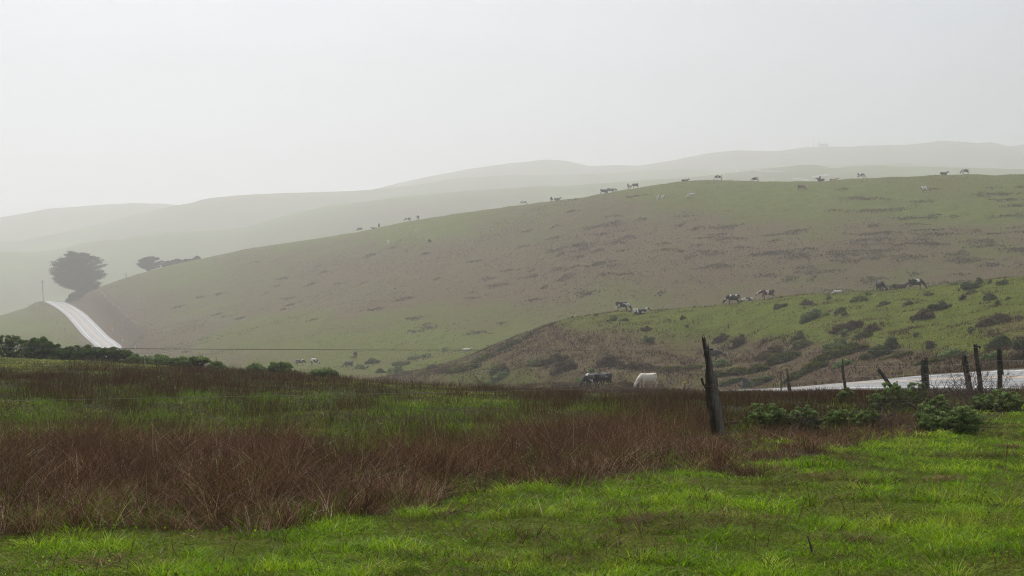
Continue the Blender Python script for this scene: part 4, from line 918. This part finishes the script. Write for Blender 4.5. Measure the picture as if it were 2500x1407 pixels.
# ------------------------------------------------------------------ fences
def post_mesh(b, P0, P1, r0, r1, seed, n=16, lev=16, split=0.0, jag=.06, sq=1.0, prof=None, lit_angle=math.pi + .5):
    rng = np.random.default_rng(seed); P0 = np.array(P0, float); P1 = np.array(P1, float); ax = P1 - P0; L = np.linalg.norm(ax); ax /= L
    U = np.cross(ax, [0, 1, 0]); U /= np.linalg.norm(U); W = np.cross(U, ax)
    a = np.arange(n) / n * 2 * math.pi; face = np.clip(.5 + .5 * np.cos(a - lit_angle), 0, 1); base = 1 + .13 * rng.normal(size=n) + .10 * np.cos(4 * a + rng.uniform(0, 6)) * sq  # face weights the side that is coloured as if lit
    base[rng.integers(0, n, 3)] *= .62
    t = np.linspace(0, 1, lev); V = []
    wx = np.cumsum(rng.normal(0, .006, lev)) * 1.0
    for i, q in enumerate(t):
        r = (np.interp(q, prof[0], prof[1]) if prof else r0 + (r1 - r0) * q); rr = r * base * (1 + .06 * rng.normal(size=n))
        c = P0 + ax * L * q + U * wx[i]
        tp = (jag * rng.normal(size=n) if i == lev - 1 else np.zeros(n))
        V.append(c + U * (rr * np.cos(a))[:, None] + W * (rr * np.sin(a) * .85)[:, None] + ax * tp[:, None])
    V = np.array(V).reshape(-1, 3); i = np.arange(lev - 1)[:, None] * n; j = np.arange(n)[None, :]; k = (j + 1) % n
    Q = np.stack([i + j, i + k, i + n + k, i + n + j], -1).reshape(-1, 4)
    top = V[-n:].mean(0) - ax * .03; V = np.vstack([V, top]); m = len(V) - 1
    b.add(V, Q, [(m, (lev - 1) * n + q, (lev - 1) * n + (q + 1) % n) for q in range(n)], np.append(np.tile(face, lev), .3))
def px3(px, py, Y): return ((px - CX) / F * Y, Y, EYE + (HY - py) / F * Y)
# old paddock fence: broken post, its wires to the left and right
mp = on(1757, 22); fence = empty('wire_fence', mp); tag(fence, 'old paddock fence with a broken leaning post and two sagging wires', 'fence')
def part(mb, name, mat, parent, org, label=None, smooth=False):
    o = org_build(mb, name, mat, parent, org, smooth)
    if label: o['label'] = label
    return o
b = MB(); base = np.array(mp); topp = np.array(px3(1722, 829, 21.9))
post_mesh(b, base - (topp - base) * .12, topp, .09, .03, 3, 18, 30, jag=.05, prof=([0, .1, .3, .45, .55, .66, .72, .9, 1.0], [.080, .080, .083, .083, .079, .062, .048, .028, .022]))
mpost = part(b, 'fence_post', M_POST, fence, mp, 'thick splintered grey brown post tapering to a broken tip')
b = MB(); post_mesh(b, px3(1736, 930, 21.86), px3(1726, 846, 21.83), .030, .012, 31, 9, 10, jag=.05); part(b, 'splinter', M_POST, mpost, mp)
b = MB(); b.tube([px3(1731, 853, 21.85), px3(1739, 853, 21.82)], .016, 8); b.tube([px3(1737.5, 851, 21.82), px3(1737.5, 856, 21.82)], .020, 8); part(b, 'insulator', M_INS, mpost, mp)
b = MB(); post_mesh(b, px3(1722, 950, 22.3), px3(1710, 925, 22.3), .018, .016, 5, 8, 6, jag=.01); part(b, 'batten', M_POSTD, fence, mp)
def wire(parent, org, pts, sag, r, label=None):
    P = []; 
    for (a, c) in zip(pts[:-1], pts[1:]):
        a = np.array(a); c = np.array(c)
        for q in np.linspace(0, 1, 14): P.append(a + (c - a) * q - [0, 0, sag * 4 * q * (1 - q)])
    P = [p for i, p in enumerate(P) if i == 0 or np.linalg.norm(p - P[i - 1]) > 1e-4]
    b = MB(); b.tube(P, r, 5); part(b, 'wire', M_WIRE, parent, org, label)
wire(fence, mp, [px3(-420, 846, 13.2), px3(1737, 855, 21.8)], .015, .0033, 'upper wire running left from the broken post')
wire(fence, mp, [px3(-420, 986, 13.2), px3(1735, 943, 21.8)], .012, .0020, 'lower wire running left from the broken post')
wire(fence, mp, [px3(1737, 855, 21.8), px3(2388, 848, 36.2)], .05, .0026, 'upper wire running right from the broken post')
wire(fence, mp, [px3(1735, 940, 21.8), px3(2392, 912, 36.2)], .03, .0022, 'lower wire running right from the broken post')
# roadside fence
rf_o = on(2258, 60); rf = empty('roadside_fence', rf_o); tag(rf, 'wire fence of mismatched weathered posts along the near side of the road', 'fence')
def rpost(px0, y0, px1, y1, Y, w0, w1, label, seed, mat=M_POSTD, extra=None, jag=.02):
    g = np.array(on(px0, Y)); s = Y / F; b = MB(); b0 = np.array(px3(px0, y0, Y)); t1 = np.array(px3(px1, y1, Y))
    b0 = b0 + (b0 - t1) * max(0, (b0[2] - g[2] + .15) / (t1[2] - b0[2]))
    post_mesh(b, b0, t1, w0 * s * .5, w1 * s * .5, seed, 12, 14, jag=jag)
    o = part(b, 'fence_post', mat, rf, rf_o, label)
    for e in extra or []:
        b = MB(); q0 = np.array(px3(e[0], e[1], Y - .06)); q1 = np.array(px3(e[2], e[3], Y - .06))
        if e[1] > 940: q0 = q0 + (q0 - q1) * max(0, (q0[2] - g[2] + .12) / (q1[2] - q0[2]))
        post_mesh(b, q0, q1, e[4] * s * .5, e[5] * s * .5, seed + 50, 9, 10, jag=jag); part(b, 'batten', mat, o, rf_o)
    return o
rpost(1929, 957, 1920, 901, 90, 10, 3.5, 'distant tapered post leaning left', 11)
rpost(2066, 955, 2057, 894, 78, 8, 6, 'doubled post with a thin stake rising above it', 12, extra=[(2062, 955, 2058, 876, 4.5, 3)])
rpost(2256, 951, 2256, 879, 60, 9, 9, 'post split into two upright halves', 13, extra=[(2266, 951, 2262, 873, 7.5, 7)])
rpost(2368, 964, 2353, 869, 40, 15, 12, 'thick sawn off post leaning left', 14, M_POSTD)
tp = rpost(2398, 970, 2381.5, 841, 36.5, 14, 9.5, 'tallest near black post leaning left', 15, M_POSTD)
b = MB(); b.tube([px3(2384, 846, 36.4), px3(2391, 846, 36.35), px3(2393, 851, 36.35)], .028, 7); part(b, 'insulator', M_INS, tp, rf_o)
rpost(2441, 958, 2438.5, 853, 43, 11.5, 10, 'upright post with a broken batten on its right', 16, extra=[(2449, 915, 2447, 878, 5.5, 2)])
rpost(2182, 950, 2144, 901, 66, 9, 8, 'short post fallen over to the left', 17)
rpost(1907, 938, 1906.5, 907, 108, 3.4, 3, 'thin far stake beside the tapered post', 18)
rpost(2089, 925, 2087.5, 905, 138, 3.5, 3, 'faint stake on the far side of the road', 19)
for k, (yy, r, lab) in enumerate((((895, 893, 889, 884, 880), .004, 'top wire of the roadside fence'), ((920, 914, 912, 906, 902), .004, 'middle wire of the roadside fence'), ((936, 932, 932, 930, 930), .004, 'bottom wire of the roadside fence'))):
    wire(rf, rf_o, [px3(1922 + k * 2, yy[0] + 12, 90), px3(2060 + k * 2, yy[0], 78), px3(2256, yy[1], 60), px3(2357 + k * 4, yy[2], 40), px3(2384 + k * 4, yy[3], 36.5), px3(2439, yy[4], 43), px3(2700, yy[4] - 4, 36)], .03, r, lab)
# thin fence climbing beside the misty road and stakes left of it
G5 = 'stakes beside the misty road'
hf_o = at(290, 752, 480, 900, 400); hf = empty('hill_fence', hf_o); tag(hf, 'thin stock fence climbing the misty hill right of the road', 'fence')
prev = []
for px, py in ((247,716),(256,727),(266,738),(277,748),(290,757),(301,767),(312,778),(322,787),(334,795)):
    q = at(px, py, 480, 900, 500); b = MB(); b.tube([(q[0], q[1], q[2] - .2), (q[0], q[1], q[2] + 1.35)], .07, 6); part(b, 'fence_post', M_STEEL, hf, hf_o); prev.append((q[0], q[1], q[2] + 1.2))
b = MB(); b.tube(prev, .02, 4); part(b, 'wire', M_STEEL, hf, hf_o); b = MB(); b.tube([(p[0], p[1], p[2] - .5) for p in prev], .02, 4); part(b, 'wire', M_STEEL, hf, hf_o)
lf_o = at(98, 760, 480, 900, 400); lf = empty('verge_fence', lf_o); tag(lf, 'row of thin stakes on the slope left of the misty road', 'fence'); prev = []
for px, py in ((70,748),(84,745),(97,757),(103,772),(124,775),(140,790),(157,808)):
    q = at(px, py, 480, 900, 500); b = MB(); b.tube([(q[0], q[1], q[2] - .2), (q[0], q[1], q[2] + 1.3)], .07, 6); part(b, 'fence_post', M_BARK, lf, lf_o); prev.append((q[0], q[1], q[2] + 1.15))
b = MB(); b.tube(prev, .018, 4); part(b, 'wire', M_STEEL, lf, lf_o)

# ------------------------------------------------------------------ dead wood in the grass
def stick(px, Y, pts, r, label, name='stick', group='dead sticks in the grass'):
    x, y, z = on(px, Y); b = MB(); s = Y / F
    for P in pts:
        b.tube([((p[0]) * s, p[2] if len(p) > 2 else 0, p[1] * s - .02) for p in P], np.linspace(r, r * .4, len(P)), 6)
    o = b.build(name, M_TWIG if name == 'stick' else M_BARK); o.location = (x, y, z); tag(o, label, 'stick', group)
stick(1180, 60, [[(0, -4), (-2, 12), (-8, 20), (-22, 26)], [(-10, 21), (-17, 32), (-21, 36)], [(-2, 12), (2, 18)]], .028, 'crooked dead twig rising above the rushes at mid paddock')
stick(1985, 10.6, [[(0, -5), (-6, 28), (-14, 52)]], .012, 'dark stub of stalk standing in the lawn at lower right')
stick(2114, 12.2, [[(0, -5), (1, 20), (1, 40)]], .007, 'thin upright dark stalk in the lawn')
stick(1512, 15.5, [[(0, -3), (-9, 12), (-14, 22)]], .010, 'short dark stick leaning left by the dry strip')
stick(2210, 11, [[(-20, 0), (0, 14), (18, 30)]], .006, 'slender twig slanting right in the lawn')
stick(1790, 24.5, [[(-30, 8), (20, 14), (90, 2, .3)]], .035, 'fallen branch lying behind the broken post')
# ------------------------------------------------------------------ cattle
def cow_mesh(pose, seed=0, scale=1.0):
    """one continuous skin: body, neck, head, ears, legs and tail fused by a voxel remesh; head towards +x, hooves on z = 0"""
    rng = np.random.default_rng(seed); b = MB()
    def ell(rings):      # rings: x, y, z, half width, half height
        n = 14; a = np.arange(n) / n * 2 * math.pi; V = []
        for x, y, z, w, h in rings: V.append(np.stack([np.full(n, x), y + w * np.cos(a), z + h * np.sin(a)], 1))
        V = np.concatenate(V); m = len(rings); i = np.arange(m - 1)[:, None] * n; j = np.arange(n)[None, :]; k = (j + 1) % n
        Q = np.stack([i + j, i + k, i + n + k, i + n + j], -1).reshape(-1, 4)
        V = np.vstack([V, V[:n].mean(0), V[-n:].mean(0)]); e = m * n
        T = [(e, (q + 1) % n, q) for q in range(n)] + [(e + 1, (m - 1) * n + q, (m - 1) * n + (q + 1) % n) for q in range(n)]
        b.add(V, Q, T)
    dz = -.60 if pose == 'lie' else 0.0
    ell([(-.90,0,1.14+dz,.09,.12),(-.86,0,1.12+dz,.19,.25),(-.70,0,1.08+dz,.25,.33),(-.45,0,1.02+dz,.29,.37),(-.15,0,.97+dz,.32,.40),(.15,0,.96+dz,.32,.40),(.40,0,.99+dz,.28,.39),(.60,0,1.04+dz,.23,.36),(.76,0,1.07+dz,.16,.28),(.84,0,1.08+dz,.10,.18)])
    b.tube([(-.80,.17,1.28+dz),(-.62,.20,1.30+dz),(-.50,.17,1.26+dz)], [.06,.08,.05], 8); b.tube([(-.80,-.17,1.28+dz),(-.62,-.20,1.30+dz),(-.50,-.17,1.26+dz)], [.06,.08,.05], 8)   # hip bones
    if pose == 'graze': neck = [(.62,0,1.10),(.90,0,.92),(1.12,0,.66),(1.22,0,.50)]; head = [(1.18,0,.58),(1.27,.0,.44),(1.36,0,.26),(1.42,0,.13)]
    elif pose == 'graze_turn': neck = [(.62,0,1.10),(.86,.08,.90),(1.04,.22,.64),(1.10,.32,.48)]; head = [(1.07,.28,.56),(1.12,.38,.42),(1.16,.48,.25),(1.18,.54,.13)]
    elif pose == 'walk': neck = [(.62,0,1.12),(.92,0,1.06),(1.18,0,.94),(1.30,0,.88)]; head = [(1.24,0,.94),(1.38,0,.82),(1.54,0,.66),(1.64,0,.56)]
    else: neck = [(.62,0,1.14+dz),(.84,0,1.26+dz),(1.00,0,1.42+dz),(1.08,0,1.48+dz)]; head = [(1.00,0,1.50+dz),(1.16,0,1.46+dz),(1.36,0,1.36+dz),(1.48,0,1.30+dz)]
    b.tube(neck, [.27,.20,.155,.13], 12); b.tube(head, [.125,.135,.10,.075], 12)
    h0 = np.array(head[0]); hd = np.array(head[-1]) - h0; hd /= np.linalg.norm(hd); side = np.cross(hd, [0, 0, 1.0]); side /= np.linalg.norm(side)
    for s in (1, -1): b.tube([h0 + side * s * .09, h0 + side * s * .19 + [0, 0, .02], h0 + side * s * .29 - hd * .03], [.045, .060, .022], 8)
    if pose == 'lie':
        for s in (1, -1):
            b.tube([(.55, s*.20, .34), (.78, s*.24, .14), (.62, s*.26, .07), (.44, s*.26, .06)], [.13, .085, .06, .05], 8)
            b.tube([(-.58, s*.22, .40), (-.30, s*.34, .24), (-.56, s*.40, .09), (-.20, s*.42, .06)], [.24, .16, .075, .05], 9)
        b.tube([(-.88, .02, .66), (-1.0, .10, .40), (-.98, .22, .08)], [.05, .035, .05], 7)
    else:
        st = [rng.uniform(-.14, .14) for _ in range(4)] if pose != 'walk' else [.30, -.16, -.22, .26]
        for q, s in enumerate((1, -1)):
            f = st[q]; b.tube([(.52, s*.14, .98), (.54 + f*.3, s*.16, .68), (.55 + f*.7, s*.155, .40), (.53 + f*.95, s*.155, .13), (.56 + f, s*.155, .0)], [.17, .105, .068, .050, .070], 10)
            f = st[q + 2]; b.tube([(-.60, s*.15, 1.02), (-.48 + f*.2, s*.19, .72), (-.72 + f*.7, s*.17, .48), (-.70 + f*.95, s*.165, .14), (-.66 + f, s*.165, .0)], [.24, .155, .072, .050, .072], 10)
        b.tube([(-.88, 0, 1.30), (-.99, 0, 1.12), (-1.0, .02, .80), (-.98, .03, .50), (-.97, .03, .32)], [.045, .032, .026, .05, .022], 8)
        b.tube([(-.42, 0, .70), (-.40, 0, .58), (-.38, 0, .50)], [.15, .13, .07], 10)
    o = b.build('cow_skin', None)
    m = o.modifiers.new('r', 'REMESH'); m.mode = 'VOXEL'; m.voxel_size = .030
    m = o.modifiers.new('s', 'SMOOTH'); m.factor = .5; m.iterations = 4
    dg = bpy.context.evaluated_depsgraph_get(); me = bpy.data.meshes.new_from_object(o.evaluated_get(dg), preserve_all_data_layers=False, depsgraph=dg)
    bpy.data.objects.remove(o)
    me.name = 'cow_body'; me.polygons.foreach_set('use_smooth', np.full(len(me.polygons), True))
    return me
def coat(name, light, dark, thr, scale=1.5, stretch=(1, .55, .8)):
    m, nt, out = new_mat(name); t = NT(nt); P = t.objc()
    oi = t.n('ShaderNodeObjectInfo').outputs['Random']; cx = t.n('ShaderNodeCombineXYZ'); t.l(t.math('MULTIPLY', oi, 61.0), cx.inputs[0]); t.l(t.math('MULTIPLY', oi, 37.0), cx.inputs[1])
    ad = t.n('ShaderNodeVectorMath', operation='ADD'); t.l(t.scalev(P, stretch), ad.inputs[0]); t.l(cx.outputs[0], ad.inputs[1])
    k = t.mapr(t.noise(ad.outputs[0], scale, 1.5, .45, .6), thr - .012, thr + .012)
    sx = t.n('ShaderNodeSeparateXYZ'); t.l(P, sx.inputs[0])
    fine = t.noise(t.scalev(P, (3, 14, 14)), 3, 3)
    c = t.mix(k, tuple(x * .95 for x in dark), light) if thr < 1 else t.mix(0.0, dark, light)
    c = t.mix(t.mapr(fine, .3, .7, 0, .35), c, t.mix(1.0, c, (.72, .70, .68), 'MULTIPLY'))
    t.bsdf(out, c, .6, .25, t.bump(fine, .3, .01)); return m
BLK = (.012, .011, .011); WHT = (.62, .59, .54); BRN = (.105, .040, .020)
COAT = {'bw': coat('coat_black_white', WHT, BLK, .53), 'bwd': coat('coat_mostly_black', WHT, BLK, .60), 'wb': coat('coat_mostly_white', WHT, BLK, .42), 'black': coat('coat_black', WHT, BLK, 1.2), 'dark': coat('coat_dark_brown', WHT, (.030,.020,.016), 1.2),
        'brw': coat('coat_brown_white', WHT, BRN, .55), 'brown': coat('coat_brown', WHT, BRN, 1.2), 'white': coat('coat_white', WHT, (.60,.56,.50), 1.2), 'cream': coat('coat_cream', (.72,.64,.54), (.66,.56,.46), .5), 'tan': coat('coat_tan', WHT, (.30,.20,.12), 1.2), 'red': coat('coat_orange', WHT, (.36,.13,.04), 1.2)}
MESHES = {(p, s): cow_mesh(p, s) for p, s in (('graze', 1), ('graze', 2), ('graze_turn', 3), ('walk', 4), ('lie', 5), ('stand', 6))}
R, Lf, TO, AW = 0.0, math.pi, -math.pi / 2, math.pi / 2
def ridge_at(px, line_i, dY):
    Y0 = float(np.interp(px, GR, LY[line_i])); Y = np.arange(Y0 - 40, Y0 + 8, .5); g = ground((px - CX) / F * Y, Y)
    return on(px, float(Y[((g - EYE) / Y).argmax()]) + dY)      # stand where the brow shows against what lies behind
GH = {'r': 'cattle along the misty skyline', 's': 'cattle on the long hill', 'n': 'cattle on the near green ridge', 'l': 'cattle beyond the paddock', 'v': 'cattle in the misty valley'}
def cow(loc, pose, yaw, ct, label, grp, sc=1.0, sink=0.0, var=0, name='cow'):
    ks = [k for k in MESHES if k[0] == pose]; me = MESHES[ks[var % len(ks)]]
    o = bpy.data.objects.new(name, me)
    C.objects.link(o)
    if not me.materials: me.materials.append(COAT['black'])
    o.material_slots[0].link = 'OBJECT'; o.material_slots[0].material = COAT[ct]
    o.location = (loc[0], loc[1], loc[2] - .02 - sink); o.rotation_euler = (0, 0, yaw); o.scale = (sc,) * 3
    tag(o, label, 'cow' if name == 'cow' else 'calf', GH[grp]); return o
HERD = [ # on the skyline of the long hill: column, metres past the crest, pose, heading, coat, label
 (879,-1,'graze',Lf-.3,'black','leftmost skyline cow, black, grazing downhill to the left'),
 (914,4,'lie',Lf,'black','dark cow half hidden behind the skyline, second from the left'),
 (925,1,'stand',AW+.2,'black','dark cow seen end on beside a half hidden one at the left skyline'),
 (996,0,'graze',Lf,'bw','black and white cow with pale legs grazing left on the skyline'),
 (1020,0,'graze_turn',TO-.2,'black','dark cow facing the camera right of a pale legged one'),
 (1277,0,'graze',R,'wb','mostly white cow grazing right alone on the skyline'),
 (1346,0,'graze_turn',TO,'dark','dark cow facing the camera right of the lone white one'),
 (1360,2,'lie',R,'dark','dark cow lying just right of a camera facing skyline cow'),
 (1473,-3,'graze',R,'black','front black cow of the skyline cluster, grazing right'),
 (1478,4,'stand',R+.4,'wb','pale backed cow behind the front one of the skyline cluster'),
 (1489,-1,'graze',Lf,'black','black cow of the skyline cluster, head down to the left'),
 (1497,4,'walk',R,'bw','rearmost black and white cow of the skyline cluster'),
 (1535,0,'stand',TO-.4,'tan','tan cow facing the camera on the skyline'),
 (1551,0,'graze',Lf-.4,'black','black cow grazing left beside the tan skyline cow'),
 (1672,3,'lie',R,'black','dark back of a resting cow on the brow of the hill'),
 (1755,0,'graze',Lf,'bw','black and white cow grazing left on the top of the hill'),
 (1844,3,'graze',Lf,'bw','cow with dark front and pale rear grazing left on the hilltop'),
 (2000,4,'stand',TO,'black','dark cow with raised head behind the skyline, camera facing'),
 (2004,1,'lie',Lf,'black','dark cow lying in front of a raised head on the skyline'),
 (2035,3,'lie',R,'tan','tan back of a resting cow barely above the skyline'),
 (2102,0,'graze',R,'bw','black and white cow grazing right on the hilltop at the right'),
 (2304,2,'lie',R,'dark','dark cow lying with raised head on the right skyline'),
 (2357,0,'graze',Lf,'bw','rightmost skyline cow, patchy, grazing left'),
]
for i, (px, d, pose, yaw, ct, lab) in enumerate(HERD): cow(ridge_at(px, 10, d), pose, yaw, ct, lab, 'r', 1.3 if px < 1100 else 1.16, .25 * (d >= 3), i)
for i, (px, py, pose, yaw, ct, lab) in enumerate([(948,597,'graze_turn',TO,'white','white cow seen end on, lowest on the left of the long hill'), (1016,572,'graze',AW+.3,'white','white cow seen end on just under the left skyline'), (1048,594,'graze_turn',TO+.3,'dark','dark cow on the brown slope at the left of the long hill'),
  (1612,491,'stand',R,'wb','white cow with a dark head facing right on the upper slope'), (1689,485,'graze',Lf,'wb','white cow grazing left on the upper slope'), (1956,465,'graze',R,'brown','brown cow facing right just under the hilltop'), (2255,469,'graze_turn',TO+.2,'wb','pale cow with a dark face turned to the camera high on the right')]):
    cow(at(px, py, 300, 840, 1200), pose, yaw, ct, lab, 's', 1.15, 0, i)
nr = lambda px, d: ridge_at(px, 7, d)
cow(nr(1519, 0), 'graze', R, 'bwd', 'black cow with a white belly grazing right at the left of the near ridge', 'n', 1.10)
cow(at(1561, 768, 150, 232, 900), 'lie', R, 'bw', 'black and white cow lying with raised head on the near ridge', 'n', 1.10)
cow(nr(1790, -1), 'graze', Lf, 'bwd', 'mostly black cow grazing left, leftmost of three close together', 'n', 1.08, 0, 1)
cow(nr(1826, 3), 'graze', Lf + .2, 'bw', 'black and white cow with head down, middle of three close together', 'n', .95, .45, 0)
cow(nr(1874, 0), 'walk', Lf, 'brw', 'brown and white cow walking left with lowered head', 'n', 1.10)
cow(nr(2045, 5), 'graze', Lf, 'white', 'small white cow sunk behind the middle of the near ridge', 'n', .72, .35, 1)
cow(at(2149, 712, 150, 232, 900), 'graze_turn', TO + .15, 'black', 'black cow facing the camera with its head down', 'n', 1.085)
cow(nr(2195, 0), 'lie', R, 'dark', 'black cow lying flat between two grazing cows', 'n', 1.085, .12)
cow(at(2236, 707, 150, 232, 900), 'graze', R, 'bw', 'black and white cow grazing right, rightmost on the near ridge', 'n', 1.088, 0, 1)
# beyond the paddock
cb = cow(at(1740, 882, 150, 215, 900), 'walk', R, 'black', 'black cow with yellow ear tags behind the broken post', 'l', 1.06)
for s in (1, -1):
    b = MB(); b.box(-.04, .04, -.015, .015, -.06, .06); t = b.build('ear_tag', M_YEL, cb); t.location = (1.20, s * .27, .93)
cow(on(1446, 128), 'graze_turn', Lf - .9, 'bwd', 'black and white cow with head down behind the rushes', 'l', 1.0)
cow(on(1479, 131), 'graze', Lf - 1.1, 'black', 'black cow seen from behind next to a black and white one', 'l', .98, .05)
cow(on(1581, 127), 'graze', Lf + .55, 'cream', 'cream white cow grazing left at the far edge of the paddock', 'l', 1.06)
# in the valley
cow(at(733, 893, 270, 345, 700), 'graze', R, 'bwd', 'black and white cow grazing right on the misty valley floor', 'v', 1.04, 0, 1)
cow(at(767, 891, 270, 345, 700), 'graze_turn', R - .7, 'bw', 'black and white cow with pale back beside a grazing one in the valley', 'v', 1.04)
cow(at(867, 874, 270, 360, 700), 'stand', AW + .3, 'dark', 'dark brown cow standing by an orange calf in the valley', 'v', 1.0)
cow(at(861, 877, 260, 350, 700), 'stand', AW - .4, 'red', 'small orange calf beside a dark cow in the valley', 'v', .55, 0, 0, 'calf')
cow(at(852, 896, 250, 330, 700), 'graze', Lf + .5, 'black', 'black cow with lowered head among valley bushes', 'v', 1.0, .25)
cow(at(1139, 859, 255, 330, 700), 'lie', R, 'white', 'white cow lying at the foot of the hill beside the spur', 'v', .95)
